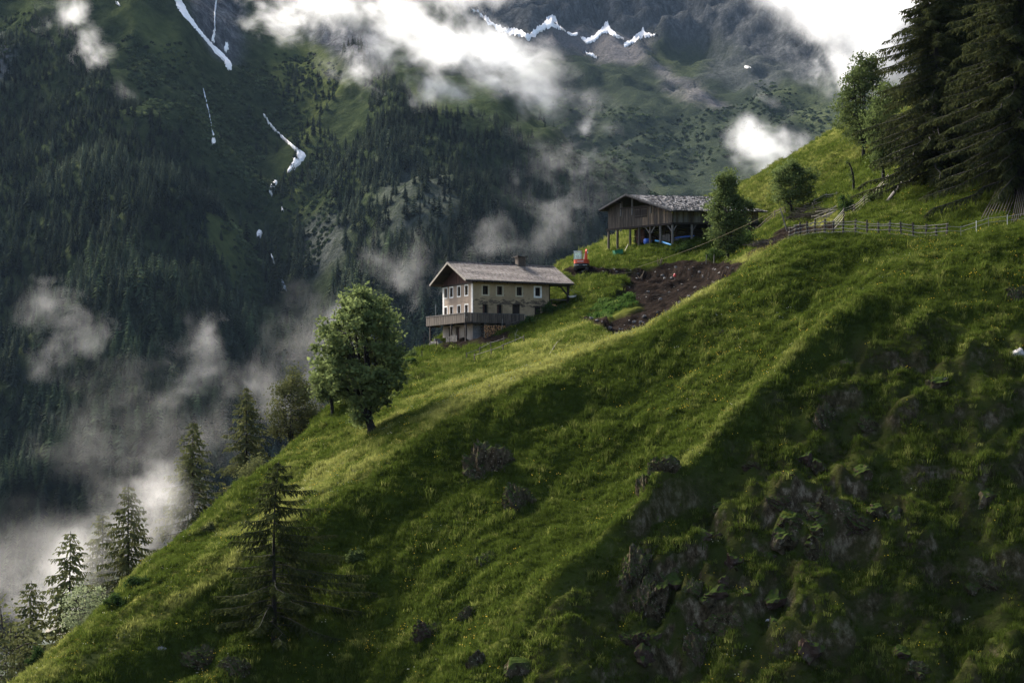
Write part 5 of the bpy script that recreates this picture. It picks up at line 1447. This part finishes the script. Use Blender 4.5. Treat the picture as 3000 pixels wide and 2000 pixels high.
q = MB(); q.prism([(x*.99,y*.99) for x,y in prof],'z',1.0,1.52); bd_ = q.build('counterweight', M['digger_red'], dg)
q = MB()
for k in range(6): q.box(-.42+k*.14,-.33+k*.14,-1.20-.02*0,-1.185,1.18,1.30)
o = q.build('lettering', M['white_trim'], bd_); o['kind']='stuff'
q = MB(); q.box(-.9,-.15,-1.215+.06,-1.12,.70,.75); q.box(.1,.9,-1.155,-1.12,.70,.75); q.build('stripe', M['digger_cab'], dg)
cb = MB(); x0,x1,y0,y1,z0,z1 = -.98,.05,-.75,.75,1.52,2.62
for x in (x0,x1-.08):
    for y in (y0,y1-.08): cb.box(x,x+.08,y,y+.08,z0,z1)
cb.box(x0-.03,x1+.03,y0-.05,y1+.05,z1,z1+.09)
cab = cb.build('cab', M['digger_cab'], dg)
def glass_mat():
    m = bpy.data.materials.new('cab_glass'); m.use_nodes = True; nt = m.node_tree; nt.nodes.remove(nt.nodes['Principled BSDF'])
    t = N(nt,'ShaderNodeBsdfTransparent'); g_ = N(nt,'ShaderNodeBsdfGlossy'); g_.inputs['Roughness'].default_value=.05; mx = N(nt,'ShaderNodeMixShader'); mx.inputs[0].default_value=.15
    t.inputs['Color'].default_value=(.8,.86,.88,1); nt.links.new(t.outputs[0],mx.inputs[1]); nt.links.new(g_.outputs[0],mx.inputs[2]); nt.links.new(mx.outputs[0],nt.nodes['Material Output'].inputs['Surface']); return m
M['cab_glass'] = glass_mat()
for a in ((x0+.08,x1-.08,y0+.03,y0+.045),(x0+.08,x1-.08,y1-.045,y1-.03)): q = MB(); q.box(a[0],a[1],a[2],a[3],z0+.05,z1); q.build('window', M['cab_glass'], cab)
for x in (x0+.03,x1-.045): q = MB(); q.box(x,x+.015,y0+.08,y1-.08,z0+.05,z1); q.build('window', M['cab_glass'], cab)
q = MB(); q.box(-.7,-.25,-.4,-.28,1.55,2.15); q.box(-.7,-.25,-.4,.15,1.52,1.68); q.build('seat', M['digger_black'], cab)
q = MB(); q.bar((.42,.75,1.2),(.46,1.5,2.75),.22,.28); q.bar((.46,1.5,2.75),(.46,2.2,3.05),.2,.25); q.build('boom', M['digger_red'], dg)
q = MB(); q.bar((.46,2.2,3.05),(.46,2.75,1.5),.18,.2); q.build('stick', M['digger_red'], dg)
q = MB(); q.prism([(2.55,1.5),(2.95,1.55),(2.9,.8),(2.4,.7),(2.3,1.05)],'x',.15,.77); q.build('bucket', M['digger_black'], dg)
q = MB(); q.tube([(.25,.9,1.5),(.3,1.35,2.45)],.06,7); q.build('hydraulic_ram', M['metal'], dg)
q = MB(); q.tube([(.66,1.5,2.5),(.66,2.1,2.85)],.05,7); q.build('hydraulic_ram', M['white_trim'], dg)
# ------------------------------------------------------------------ things under and around the barn
def bwz(x, y, dz=0.0): p = bw(x, y); return Vector((p[0], p[1], gz(*p)+dz))
M['blue'] = simple('blue_plastic', (0.055,0.14,0.48), (0.04,0.10,0.36), 3, 0.4)
M['light_blue'] = simple('light_blue_plastic', (0.16,0.46,0.72), (0.12,0.36,0.58), 3, 0.4)
M['green_paint'] = simple('green_paint', (0.022,0.15,0.065), (0.016,0.10,0.045), 3, 0.6)
M['red_mark'] = simple('red_plastic', (0.60,0.06,0.05), (0.45,0.04,0.04), 3, 0.5)
g = G(1898,716,242,262); q = MB(); q.tube([(-.55,0,.42),(-.5,0,.42),(-.2,.02,.42),(.2,.1,.42),(.5,.1,.42),(.55,.1,.42)],[.38,.42,.44,.44,.42,.38],14); o = q.build('barrel', M['blue'], None, True, g); o.rotation_euler=(0,0,.5); tag(o, 'blue plastic barrel lying beneath the barn floor', 'barrel')
g1, g2 = G(1920,712,242,260)+Vector((0,-.3,.3)), G(1966,722,242,258)+Vector((0,-.3,.15)); q = MB(); q.tube([(0,0,0),tuple((g2-g1)*.5+Vector((0,0,.08))),tuple(g2-g1)],.13,8); tag(q.build('pipe', M['light_blue'], None, False, g1), 'long light blue pipe lying below the barn posts', 'pipe')
g = G(2003,704,246,262); q = MB(); q.prism([(-1.3,0),(1.5,.3),(1.5,.42),(.2,.32),(-1.25,.12)],'y',0,1.2); tag(q.build('tarpaulin', M['blue'], None, False, g+Vector((0,0,.3))), 'blue tarpaulin edge covering boards between the barn posts', 'tarpaulin')
e = empty('plank_stack', G(1950,706,244,260), R(6)); tag(e, 'stack of brownish boards between the barn posts', 'planks')
for k in range(7):
    q = MB(); j = rnd.uniform(-.2,.2); q.box(-1.8+j,2.4+j,.2+rnd.uniform(-.1,.1),1.6,.1*k,.1*k+.08); q.build('board', M['red_wood'] if k % 2 else M['old_wood'], e)
g = G(1812,748,244,264); e = empty('green_trough', g, R(20)); tag(e, 'tilted green metal trough by the outer barn posts', 'trough'); e.rotation_euler = (0, R(-12), R(20))
q = MB(); q.box(-.62,.62,-.4,-.34,.0,.75); q.box(-.62,.62,.34,.4,.0,.75); q.box(-.62,-.56,-.34,.34,0,.75); q.box(.56,.62,-.34,.34,0,.75); q.box(-.56,.56,-.34,.34,0,.06); q.build('tub', M['green_paint'], e)
q = MB(); q.box(-.68,.68,-.46,-.41,.66,.76); q.build('rim', M['green_paint'], e)
g = G(1829,738,246,264); q = MB(); q.bar((0,0,0),(.55,.1,1.1),.2,.04); tag(q.build('plank', M['pale_wood'], None, False, g), 'whitish plank leaning beside the green trough', 'plank')
e = empty('feed_crate', bwz(2.2,7.0), TB); tag(e, 'dark boarded crate standing behind the outer barn posts', 'crate')
for k in range(4): q = MB(); q.box(-1.0,1.0,-.8,-.76,.05+k*.48,.48+k*.48); q.build('board', M['dark_wood'], e); q = MB(); q.box(-1.04,-1.0,-.8,.8,.05+k*.48,.48+k*.48); q.build('board', M['red_wood'], e)
e = empty('slatted_gate', bwz(1.4,2.6), TB-R(15)); tag(e, 'low grey slatted gate beneath the barn gable', 'gate')
for k in range(9): q = MB(); q.box(-.02,.02,-1.2+k*.26,-1.02+k*.26,.0,1.1+.05*(k%2)); q.build('slat', M['grey_wood'], e)
q = MB(); q.bar((.03,-1.2,.8),(.03,1.2,.85),.05,.08); q.build('rail', M['grey_wood'], e)
for x, y, lab in ((3.0,1.4,'grey field stones heaped beneath the barn'),):
    q = MB(); 
    e = empty('stone_heap', bwz(x,y)); tag(e, lab, 'stones')
    for k in range(12): 
        me = rock_mesh(300+k,.28,.25,.2); me.materials.append(M['stone']); link('stone', me, e, (rnd.uniform(-1,1),rnd.uniform(-.4,.4),rnd.uniform(0,.3)))
# leaning pole and the ropeway down to the farm
g = on_hill(2308,214); tp = Vector(px3(2286,609,214)); q = MB(); q.tube([(0,0,-.4),tuple(tp-g)],[.09,.07],7); tag(q.build('cable_pole', M['grey_wood'], None, False, g), 'leaning wooden pole holding the rope above the brushwood', 'pole')
ge = G(1868,793,225,246)+Vector((0,0,.15)); q = MB(); n = 14
q.tube([tuple((tp-Vector((0,0,.05)))*(1-k/n)+ge*k/n-tp+Vector((0,0,-.5*math.sin(math.pi*k/n)))) for k in range(n+1)], .02, 5)
M['rope'] = simple('yellow_rope', (0.20,0.16,0.08), (0.13,0.10,0.05), 4)
tag(q.build('rope', M['rope'], None, False, tp), 'long yellowish rope slanting from the leaning pole to the track', 'rope')
ga, gb = G(1850,806,222,246)+Vector((0,0,.4)), G(1645,818,225,246)+Vector((0,0,.5)); q = MB(); q.tube([tuple((gb-ga)*k/8+Vector((0,0,-.25*math.sin(math.pi*k/8)))) for k in range(9)], .022, 4); tag(q.build('rope', M['rope'], None, False, ga), 'slack yellow line across the grass behind the farmhouse roof', 'rope')
# brushwood
def sticks(name, c, n, rx, h, lmin, lmax, r, mat, label, seed, flat=.35, joined=True):
    r_ = random.Random(seed); q = MB()
    for i in range(n):
        a = r_.uniform(0,6.283); rr = r_.random()**.5; x = math.cos(a)*rr*rx; y = math.sin(a)*rr*rx*.7; z = h*(1-rr*rr)*r_.random(); 
        b_ = r_.uniform(0,6.283); L = r_.uniform(lmin,lmax)/2; d = Vector((math.cos(b_),math.sin(b_)*.6,r_.uniform(-flat,flat)))*L
        q.tube([(x-d.x,y-d.y,z-d.z+.1),(x,y,z+r_.uniform(.05,.15)),(x+d.x,y+d.y,z+d.z+.1)],[r,r*.8,r*.4],4,cap=False)
    o = q.build(name, M[mat], None, False, c); tag(o, label, None, None, 'stuff'); o['category']='brushwood'; return o
sticks('brushwood_pile', on_hill(2378,215), 420, 2.9, 2.0, 1.0, 2.4, .022, 'bark', 'big brown brushwood pile behind the long rail fence', 1)
sticks('root_pile', on_hill(2262,205), 260, 2.6, .9, .8, 2.0, .03, 'bark', 'dark strip of roots and branches thrown along the bank', 2)
rs = random.Random(5)
for i in range(9):
    g = on_hill(2415+rs.uniform(-18,22), 208+rs.uniform(-3,3)); a = rs.uniform(-.5,.7); L = rs.uniform(1.6,3.0)
    q = MB(); q.tube([(-L/2*math.cos(a),0,-.3+L/2*math.sin(a)),(L/2*math.cos(a),.3,-.3+1.2-L/2*math.sin(a)*.4)],.05,5)
    tag(q.build('wooden_pole', M['pale_wood'], None, False, g+Vector((0,0,.5))), 'whitish pole thrown across the edge of the brushwood pile', 'pole', 'poles on the brushwood')
for i in range(9):
    a = on_hill(2872+i*10, 178-i*.1); b_ = on_hill(2945+i*7, 190); q = MB(); q.tube([(0,0,.1),tuple(b_-a+Vector((0,0,.5)))],[.055,.03],5)
    tag(q.build('wooden_pole', M['bark'], None, False, a), 'long thin pole in the leaning bundle under the thick larch trunk', 'pole', 'poles stacked under the larch')
for i in range(7):
    a = on_hill(2962+i*7, 174+i*.2); b_ = on_hill(2990+i*5, 186); q = MB(); q.tube([(0,0,.1),tuple(b_-a+Vector((0,0,1.2)))],[.055,.03],5)
    tag(q.build('wooden_pole', M['bark'], None, False, a), 'long pole in the steeper bundle at the picture edge', 'pole', 'poles stacked at the picture edge')
a = on_hill(2600,199); b_ = on_hill(2638,206); q = MB(); q.tube([(0,0,.15),tuple((b_-a)*.5+Vector((0,0,.35))),tuple(b_-a+Vector((.3,0,.9)))],[.2,.19,.14],7); q.tube([tuple((b_-a)*.7+Vector((0,0,.4))),tuple((b_-a)*.7+Vector((1.0,-.3,.1)))],[.09,.03],5)
tag(q.build('fallen_log', M['grey_wood'], None, False, a), 'dead grey log lying on the bank under the larch', 'log')
a = on_hill(2655,204); q = MB()
for k in range(4): q.tube([(rs.uniform(-.3,.3),0,rs.uniform(.2,.5)),(rs.uniform(.7,1.3),rs.uniform(-.2,.2),rs.uniform(.3,.9))],[.09,.02],5)
tag(q.build('split_wood', M['tan_wood'], None, False, a), 'freshly split pale wood by the dead grey log', 'wood')
for px, Y, h_, mat, lab in ((2090,229,1.5,'pale_wood','upright stake at the uphill edge of the dig'),(2068,232,1.2,'grey_wood','leaning stake in the thicket above the dig')):
    g = on_hill(px, Y); q = MB(); q.tube([(0,0,-.3),(.1,0,h_)],.05,5); tag(q.build('stake', M[mat], None, False, g), lab, 'stake')
g = on_hill(1977,231); e = empty('marker', g); tag(e, 'small red marker cap at the edge of the dig', 'marker')
q = MB(); q.tube([(0,0,-.2),(0,0,.55)],.03,6); q.build('stake', M['grey_wood'], e); q = MB(); q.tube([(0,0,.45),(0,0,.55),(0,0,.8),(0,0,.9)],[.12,.17,.15,.06],8); q.build('cap', M['red_mark'], e)
for px, Y, lab in ((1876,241,'splintered pale stump beside the rope end'),(1930,243,'second splintered stump higher on the bank above the track')):
    g = on_hill(px, Y); q = MB()
    for k in range(4): q.tube([(rs.uniform(-.15,.15),0,-.2),(rs.uniform(-.5,.6),rs.uniform(-.2,.2),rs.uniform(.5,1.2))],[.12,.02],5)
    tag(q.build('splintered_stump', M['tan_wood'], None, False, g), lab, 'stump')
g = on_hill(2015,231); q = MB(); q.tube([(0,0,.2),(.9,.1,.45),(1.5,0,.1)],[.05,.04,.02],5); q.tube([(.4,0,.3),(.7,-.2,.7)],[.03,.015],4); tag(q.build('root', M['tan_wood'], None, False, g), 'orange brown root sticking out of the dig', 'root')
# stones in the dig
q = MB(); rq = random.Random(9); smesh = [rock_mesh(400+i,.22,.2,.16) for i in range(4)]
pts = []; 
while len(pts) < 130:
    px_, py_ = rq.uniform(1700,2320), rq.uniform(770,990)
    h_ = G(px_, py_, 183, 245)
    i_, j_ = int((h_.x-hill.x0)/hill.st), int((h_.y-hill.y0)/hill.st)
    if 0 <= j_ < dirt.shape[0] and 0 <= i_ < dirt.shape[1] and dirt[j_, i_] > .5 and h_.y > 184: pts.append(tuple(h_))
for m_ in smesh: m_.materials.append(M['stone'])
scatter('loose_stones', pts, [rq.uniform(.3,1.3)*(.4+rq.random()) for _ in pts], [rq.randrange(4) for _ in pts], [1]*len(pts), smesh, label='loose stones scattered over the dug earth')
sticks('dug_roots', G(1960,870,186,240), 30, 4.5, .3, .5, 1.4, .022, 'old_wood', 'thin roots and sticks strewn over the dug earth', 7, .2)

# broken rock lying over the eroded parts of the flank
fr = [rock_mesh(500+i, .5, .42, .42, .6, .6) for i in range(8)]
for m_ in fr: m_.materials.append(M['rock_dark'] if int(m_.name[-1:] or 0) % 3 else M['rock_red'])
rj = np.random.default_rng(12)
fx_, fy_ = rj.uniform(-10, 45, 9000), rj.uniform(118, 160, 9000); fz_ = hill.at(fx_, fy_)
rm_ = rocky[np.clip(((fy_-hill.y0)/hill.st).astype(int),0,rocky.shape[0]-1), np.clip(((fx_-hill.x0)/hill.st).astype(int),0,rocky.shape[1]-1)]
hm_ = heath[np.clip(((fy_-hill.y0)/hill.st).astype(int),0,heath.shape[0]-1), np.clip(((fx_-hill.x0)/hill.st).astype(int),0,heath.shape[1]-1)]
cn = fbm(fx_*.3, fy_*.3, 55, 4)
kk = rj.random(len(fx_)) < np.clip(rm_*(.05+.32*cn) + hm_*.03*(cn > .4), 0, .6)
fx_, fy_, fz_ = fx_[kk], fy_[kk], fz_[kk]
kk = seen(fx_, fy_, fz_, 4); fx_, fy_, fz_ = fx_[kk], fy_[kk], fz_[kk]
scatter('rock_fragments', np.c_[fx_, fy_, fz_-.1], rj.uniform(.35,1.0,len(fx_))**2*2.2+.15, rj.integers(0,8,len(fx_)), np.ones(len(fx_)), fr, label='broken brown rock scattered through the eroded turf')

# ------------------------------------------------------------------ grass, flowers, loose stones on the near hill
def grass_mat(name, c_a, c_b, c_dry, trans):
    m = bpy.data.materials.new(name); m.use_nodes = True; nt = m.node_tree
    nt.nodes.remove(nt.nodes['Principled BSDF'])
    t = attr(nt, 'tint', 'INSTANCER')
    c = ramp(nt, t, [(0.0, c_a), (0.5, c_b), (1.0, c_dry)])  # pale end: withered blades and the painted sunlight
    n = noise(nt, 0.7, 4, 0.65, pos(nt))
    c = mix(nt, mth(nt,'MULTIPLY',n,0.7), c, tuple(x*.45 for x in c_a))
    d = N(nt, 'ShaderNodeBsdfDiffuse'); tr = N(nt, 'ShaderNodeBsdfTranslucent')
    nt.links.new(c, d.inputs['Color']); nt.links.new(c, tr.inputs['Color'])
    mx = N(nt, 'ShaderNodeMixShader'); mx.inputs[0].default_value = trans
    nt.links.new(d.outputs[0], mx.inputs[1]); nt.links.new(tr.outputs[0], mx.inputs[2])
    nt.links.new(mx.outputs[0], nt.nodes['Material Output'].inputs['Surface'])
    return m
M['grass'] = grass_mat('grass_blades', (0.027,0.039,0.007), (0.074,0.104,0.016), (0.28,0.285,0.080), 0.45)
M['weed'] = grass_mat('weed_leaves', (0.030,0.062,0.014), (0.070,0.125,0.026), (0.15,0.18,0.06), 0.35)
M['flower'] = simple('yellow_petals', (0.55,0.40,0.03), (0.40,0.26,0.02), 2)
def tuft(seed, n, h, spread, wd, lean):
    r2 = random.Random(seed); V = []; Q = []
    for i in range(n):
        a = r2.uniform(0,6.283); rr = spread*r2.random()**.6; x, y = math.cos(a)*rr, math.sin(a)*rr
        b_ = r2.uniform(0,6.283); hh_ = h*r2.uniform(.5,1.15); l = lean*hh_*r2.uniform(.3,1.2)
        dx, dy = math.cos(b_), math.sin(b_); c = r2.uniform(0,6.283); wx_, wy_ = math.cos(c)*wd, math.sin(c)*wd
        k = len(V)
        V += [(x-wx_,y-wy_,-.06),(x+wx_,y+wy_,-.06),(x+wx_*.8+dx*l*.35,y+wy_*.8+dy*l*.35,hh_*.6),(x-wx_*.8+dx*l*.35,y-wy_*.8+dy*l*.35,hh_*.6),(x+dx*l+wx_*.15,y+dy*l+wy_*.15,hh_*.95),(x+dx*l-wx_*.15,y+dy*l-wy_*.15,hh_*.95)]
        Q += [(k,k+1,k+2,k+3),(k+3,k+2,k+4,k+5)]
    return np.array(V), np.array(Q)
def mk(nm, mat, *args): V, Q = tuft(*args); return np_mesh(nm, V, Q, mat, False)
TUF = [mk('grass_tuft', M['grass'], 1, 20, .40, .34, .022, .7), mk('grass_tuft', M['grass'], 2, 22, .32, .38, .020, .9), mk('grass_tuft', M['grass'], 3, 18, .50, .30, .018, .6), mk('grass_tuft', M['grass'], 4, 24, .24, .40, .022, .8)]
TUF += [mk('weed_tuft', M['weed'], 5, 18, .45, .34, .05, 1.0)]
rng = np.random.default_rng(5)
def near_pts(n_per, ymin, ymax, xmin=-75, xmax=110):
    st = 1/math.sqrt(n_per); gx, gy = jitter(xmin, xmax, ymin, ymax, st)
    z = hill.at(gx, gy); a, b_ = topx(gx, gy, z)
    k = (a > -350) & (a < 3450) & (b_ > -60) & (b_ < 2060); gx, gy, z, a = gx[k], gy[k], z[k], a[k]
    k = seen(gx, gy, z, 4.0) | (a > 3040); return gx[k], gy[k], z[k]
def sample(A, x, y):
    i = np.clip(((x-hill.x0)/hill.st).round().astype(int),0,A.shape[1]-1); j = np.clip(((y-hill.y0)/hill.st).round().astype(int),0,A.shape[0]-1)
    return A[j, i]
P1 = near_pts(20, 110, 190); P2 = near_pts(7, 190, 330)
gx = np.r_[P1[0], P2[0]]; gy = np.r_[P1[1], P2[1]]; gz_ = np.r_[P1[2], P2[2]]
hs, ht = hill.slope(gx, gy, .6); stp = np.hypot(hs, ht)
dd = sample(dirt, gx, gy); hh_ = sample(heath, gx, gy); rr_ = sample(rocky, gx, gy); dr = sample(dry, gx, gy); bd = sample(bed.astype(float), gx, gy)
cl = fbm(gx*.35, gy*.35, 91, 4); cl2 = fbm(gx*.08, gy*.08, 92, 3)
p = np.clip(1-1.6*dd, 0, 1) * np.clip(1-hh_*(.40-1.6*cl), .28, 1) * np.clip(1-rr_*(stp > 1.15)*.95, .04, 1) * np.clip(2.3-stp, .05, 1)
cosT, sinT = math.cos(TH), math.sin(TH)
def inside(x, y, X0, Y0, T, a0, a1, b0, b1):
    u = (x-X0)*math.cos(T)+(y-Y0)*math.sin(T); v = -(x-X0)*math.sin(T)+(y-Y0)*math.cos(T)
    return (u > a0) & (u < a1) & (v > b0) & (v < b1)
p *= ~inside(gx, gy, HX, HY, TH, -.1, HL+2.6, -.1, HW) ; p *= ~inside(gx, gy, BX, BY, TB, .8, BL, .8, BW_)
k = rng.random(len(gx)) < p
gx, gy, gz_, dd, hh_, dr, cl, cl2, stp, bd = (a[k] for a in (gx, gy, gz_, dd, hh_, dr, cl, cl2, stp, bd))
tint = np.clip(.36 + .17*cl + .16*fbm(gx*.9, gy*.9, 95, 3) + .10*cl2 + .10*rng.normal(size=len(gx)) + .72*dr*np.clip(.6+.7*cl2+.3*cl,0,1.2) - .12*hh_ + (rng.random(len(gx)) < .06)*.3 + .35*(hh_ > .3)*(rng.random(len(gx)) < .22), 0, 1)  # tufts painted paler on the sunlit strips, darker on the shaded flank
cl3 = fbm(gx*.9, gy*.9, 95, 3)
sc_ = np.clip(.80+.35*cl+.45*cl3+.15*rng.normal(size=len(gx)), .28, 1.9) * np.where(gy > 190, 1.15, 1.0) * np.where(inside(gx,gy,HX,HY,TH,-4,14,-4,0), .8, 1)
ix = rng.integers(0, 4, len(gx)); ix = np.where(bd > .5, 4, ix)
# blades hang a little downhill
sx, sy = hill.slope(gx, gy, 1.0)
tilt = np.zeros((len(gx),2), np.float32)
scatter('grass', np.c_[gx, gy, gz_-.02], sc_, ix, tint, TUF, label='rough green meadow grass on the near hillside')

# yellow flowers scattered in the grass
V = []; Q = []
r2 = np.random.default_rng(8)
for i in range(3):
    c = r2.normal(size=3)*np.array([.25,.25,.06])+np.array([0,0,.42]); s_ = .035
    kx = len(V); V += [c+(-s_,-s_,0), c+(s_,-s_,.01), c+(s_,s_,.0), c+(-s_,s_,.02)]; Q += [(kx,kx+1,kx+2,kx+3)]
    V += [c+(-s_,0,-s_), c+(s_,0,-s_), c+(s_,0,s_), c+(-s_,0,s_)]; Q += [(kx+4,kx+5,kx+6,kx+7)]
FL = np_mesh('flower_head', np.array(V), np.array(Q), M['flower'], False)
m2 = simple('white_petals', (0.42,0.40,0.30), (0.3,0.28,0.2), 2)
FL2 = np_mesh('flower_head', np.array(V)*np.array([1,1,.9]), np.array(Q), m2, False)
kf = (rng.random(len(gx)) < np.clip(.006+.03*(cl2 > .25)+.02*dr, 0, 1)) & (dd < .3) & (gy < 240)
scatter('wild_flowers', np.c_[gx, gy, gz_][kf], np.full(kf.sum(), 1.0), (rng.random(kf.sum()) < .12+.5*dr[kf]).astype(int), np.ones(kf.sum()), [FL, FL2], label='tiny yellow and white meadow flowers in the grass')
# ------------------------------------------------------------------ clouds, mist and the air
def uv_ellipsoid(name, mat, c, r, rot=(0,0,0), label='', nm='cloud'):
    mb = MB(); nu, nv = 18, 10
    for j in range(1, nv):
        t = math.pi*j/nv
        for i in range(nu):
            a = 2*math.pi*i/nu; mb.v.append((math.sin(t)*math.cos(a), math.sin(t)*math.sin(a), math.cos(t)))
    mb.v += [(0,0,1),(0,0,-1)]; A, B = len(mb.v)-2, len(mb.v)-1
    for j in range(nv-2):
        for i in range(nu): mb.f.append((j*nu+i, (j+1)*nu+i, (j+1)*nu+(i+1) % nu, j*nu+(i+1) % nu))
    for i in range(nu): mb.f.append((A, i, (i+1) % nu)); mb.f.append((B, (nv-2)*nu+(i+1) % nu, (nv-2)*nu+i))
    o = link(nm, mb.mesh(nm, mat)); o.location = c; o.scale = r; o.rotation_euler = rot
    return tag(o, label, None, None, 'stuff')
def cloud_mat(name, gain, nscale, amp, bias, color=(1,1,1), aniso=0.35, power=1.0, detail=5, warp=0.6):
    m = bpy.data.materials.new(name); m.use_nodes = True; nt = m.node_tree; nt.nodes.clear()
    out = N(nt, 'ShaderNodeOutputMaterial'); v = N(nt, 'ShaderNodeVolumePrincipled')
    nt.links.new(v.outputs[0], out.inputs['Volume'])
    v.inputs['Color'].default_value = (*color, 1); v.inputs['Anisotropy'].default_value = aniso
    o = objco(nt); ln = N(nt, 'ShaderNodeVectorMath', operation='LENGTH'); nt.links.new(o, ln.inputs[0])
    n = noise(nt, nscale, detail, 0.62, mapv(nt, pos(nt), (1,1,1.1), (0,R(35),0)), warp)
    a = mth(nt, 'SUBTRACT', 1.0, ln.outputs['Value'])
    a = mth(nt, 'ADD', a, mth(nt, 'MULTIPLY', mth(nt, 'SUBTRACT', n, 0.5), amp))
    a = mth(nt, 'MAXIMUM', mth(nt, 'SUBTRACT', a, bias), 0.0)
    edge = N(nt, 'ShaderNodeMapRange'); edge.interpolation_type = 'SMOOTHSTEP'
    edge.inputs['From Min'].default_value = 1.0; edge.inputs['From Max'].default_value = 0.72
    nt.links.new(ln.outputs['Value'], edge.inputs['Value'])
    if power != 1.0: a = mth(nt, 'POWER', a, power)
    d = mth(nt, 'MULTIPLY', mth(nt, 'MULTIPLY', a, edge.outputs[0]), gain)
    nt.links.new(d, v.inputs['Density'])
    return m
def cl_at(px, py, Y, rxp, rzp, depth, mat, label, roll=0, nm='cloud'):
    """cloud centred at a distance, its half-sizes given as they look from the camera"""
    return uv_ellipsoid(nm, mat, px3(px,py,Y), (rxp/F*Y, depth, rzp/F*Y), (0, R(roll), 0), label, nm)
CD = cloud_mat('cloud_dense', 0.024, 0.013, 4.6, 0.35, aniso=0.4, detail=9, power=1.7, warp=0.35)
CW = cloud_mat('cloud_wisp', 0.011, 0.024, 6.5, 0.65, aniso=0.4, detail=9, power=1.7, warp=0.35)
CT = cloud_mat('cloud_thin', 0.0026, 0.024, 8.0, 0.75, aniso=0.4, detail=8, power=1.5, warp=0.35)
CB = cloud_mat('cloud_bank', 0.010, 0.008, 4.6, 0.15, aniso=0.4, detail=8, power=1.6, warp=0.35)
CF = cloud_mat('mist_near', 0.009, 0.085, 5.0, 0.45, (0.92,0.895,0.875), 0.2, detail=8, power=1.6, warp=0.3)
CM = cloud_mat('mist_front', 0.042, 0.11, 4.6, 0.42, (0.92,0.895,0.875), 0.2, detail=8, power=1.5, warp=0.3)
# long bank of cloud spilling over the spur
for px, py, Y, a, b_, dp, rl in ((960,0,2030,330,120,100,8),(1230,60,1970,310,170,110,28),(1420,150,1900,250,150,100,38),(1560,225,1850,180,140,95,25),(1250,-70,2050,440,130,120,5)):
    cl_at(px, py, Y, a, b_, dp, CD, 'thick white cloud bank spilling down over the middle spur', rl)
for px, py, Y, a, b_, dp, rl in ((1100,190,1960,260,150,80,30),(1340,270,1880,210,110,70,25),(830,50,2080,230,120,80,0)):
    cl_at(px, py, Y, a, b_, dp, CW, 'torn veil of cloud below the thick cloud bank', rl, 'cloud_veil')
cl_at(1735,385,1680,150,130,70,CW,'upright puff of cloud below the tip of the cloud bank',60,'cloud_puff')
cl_at(1720,520,1640,330,210,90,CT,'faint spread of mist over the spur behind the barn',35,'mist_veil')
cl_at(1600,640,1380,340,150,80,CT,'faint mist drifting low between spur and barn',-20,'mist_veil')
cl_at(2225,380,2000,110,140,70,CW,'tip of the triangular bright cloud behind the barn roof',15,'cloud_puff')
cl_at(2270,450,1950,190,130,80,CD,'body of the triangular bright cloud behind the lawn',22,'cloud_puff')
cl_at(2150,520,1900,180,90,80,CT,'thin foot of the triangular cloud right above the barn roof',0,'cloud_puff')
for px, py, Y, a, b_, dp, rl in ((2520,-60,2500,420,190,180,0),(2560,150,2350,150,200,130,-30),(2330,0,2450,260,110,130,25)):
    cl_at(px, py, Y, a, b_, dp, CB, 'bright white cloud filling the sky corner behind the larches', rl, 'cloud')
cl_at(2440,200,2250,130,170,90,CW,'curled tongue of cloud hanging left of the pointed ash',-60,'cloud_puff')
cl_at(245,115,1850,85,190,70,CW,'slanting wisp of cloud over the upper forest',-28,'cloud_puff')
cl_at(190,60,1880,130,90,70,CT,'thin veil round the slanting wisp over the upper forest',0,'cloud_veil')
cl_at(365,270,1700,50,50,30,CT,'tiny scrap of mist in the upper forest',0,'mist_scrap')
for px, py, Y, a, b_, lab in ((150,900,1330,150,150,'torn scrap of mist at the left edge of the dark forest'),(230,1010,1260,220,110,'low scrap of mist in the left of the dark forest'),(580,1020,1230,170,170,'upright scrap of mist in the middle of the dark forest'),(800,1100,1200,160,130,'scrap of mist left of the large maple'),(945,960,1300,190,190,'veil of mist between waterfall and maple'),(1215,790,1400,210,190,'veil of mist left of the farmhouse roof')):
    cl_at(px, py, Y, a, b_, 45, CT, lab, -20, 'mist_scrap')
# mist lying along the valley edge of the near hill
for k, (px, py, Y, a, b_, dp) in enumerate(((560,1300,240,230,200,26),(400,1430,225,290,220,26),(170,1590,215,340,210,26),(-20,1640,230,320,210,24),(330,1640,192,260,180,16),(120,1790,190,270,230,18),(520,1540,196,200,140,12),(930,1010,330,180,230,24),(800,1150,320,220,180,24),(60,1960,180,240,180,14),(330,1230,330,300,220,26),(640,1260,212,170,150,14),(420,1480,186,230,150,14))):
    cl_at(px, py, Y, a, b_, dp, CM if Y < 197 else CF, 'pale bright mist drifting up along the edge of the meadow', -30, 'mist')['group'] = 'mist along the meadow edge'
hz = MB(); hz.box(-2400,2600,-60,5200,-641.2,1975)
hm = bpy.data.materials.new('haze_air'); hm.use_nodes = True; nt = hm.node_tree; nt.nodes.clear()
out = N(nt,'ShaderNodeOutputMaterial'); v = N(nt,'ShaderNodeVolumePrincipled'); nt.links.new(v.outputs[0], out.inputs['Volume'])
v.inputs['Density'].default_value = 1.8e-5; v.inputs['Color'].default_value = (0.20,0.285,0.40,1)
tag(hz.build('haze', hm), 'thin blue mountain haze', None, None, 'stuff')
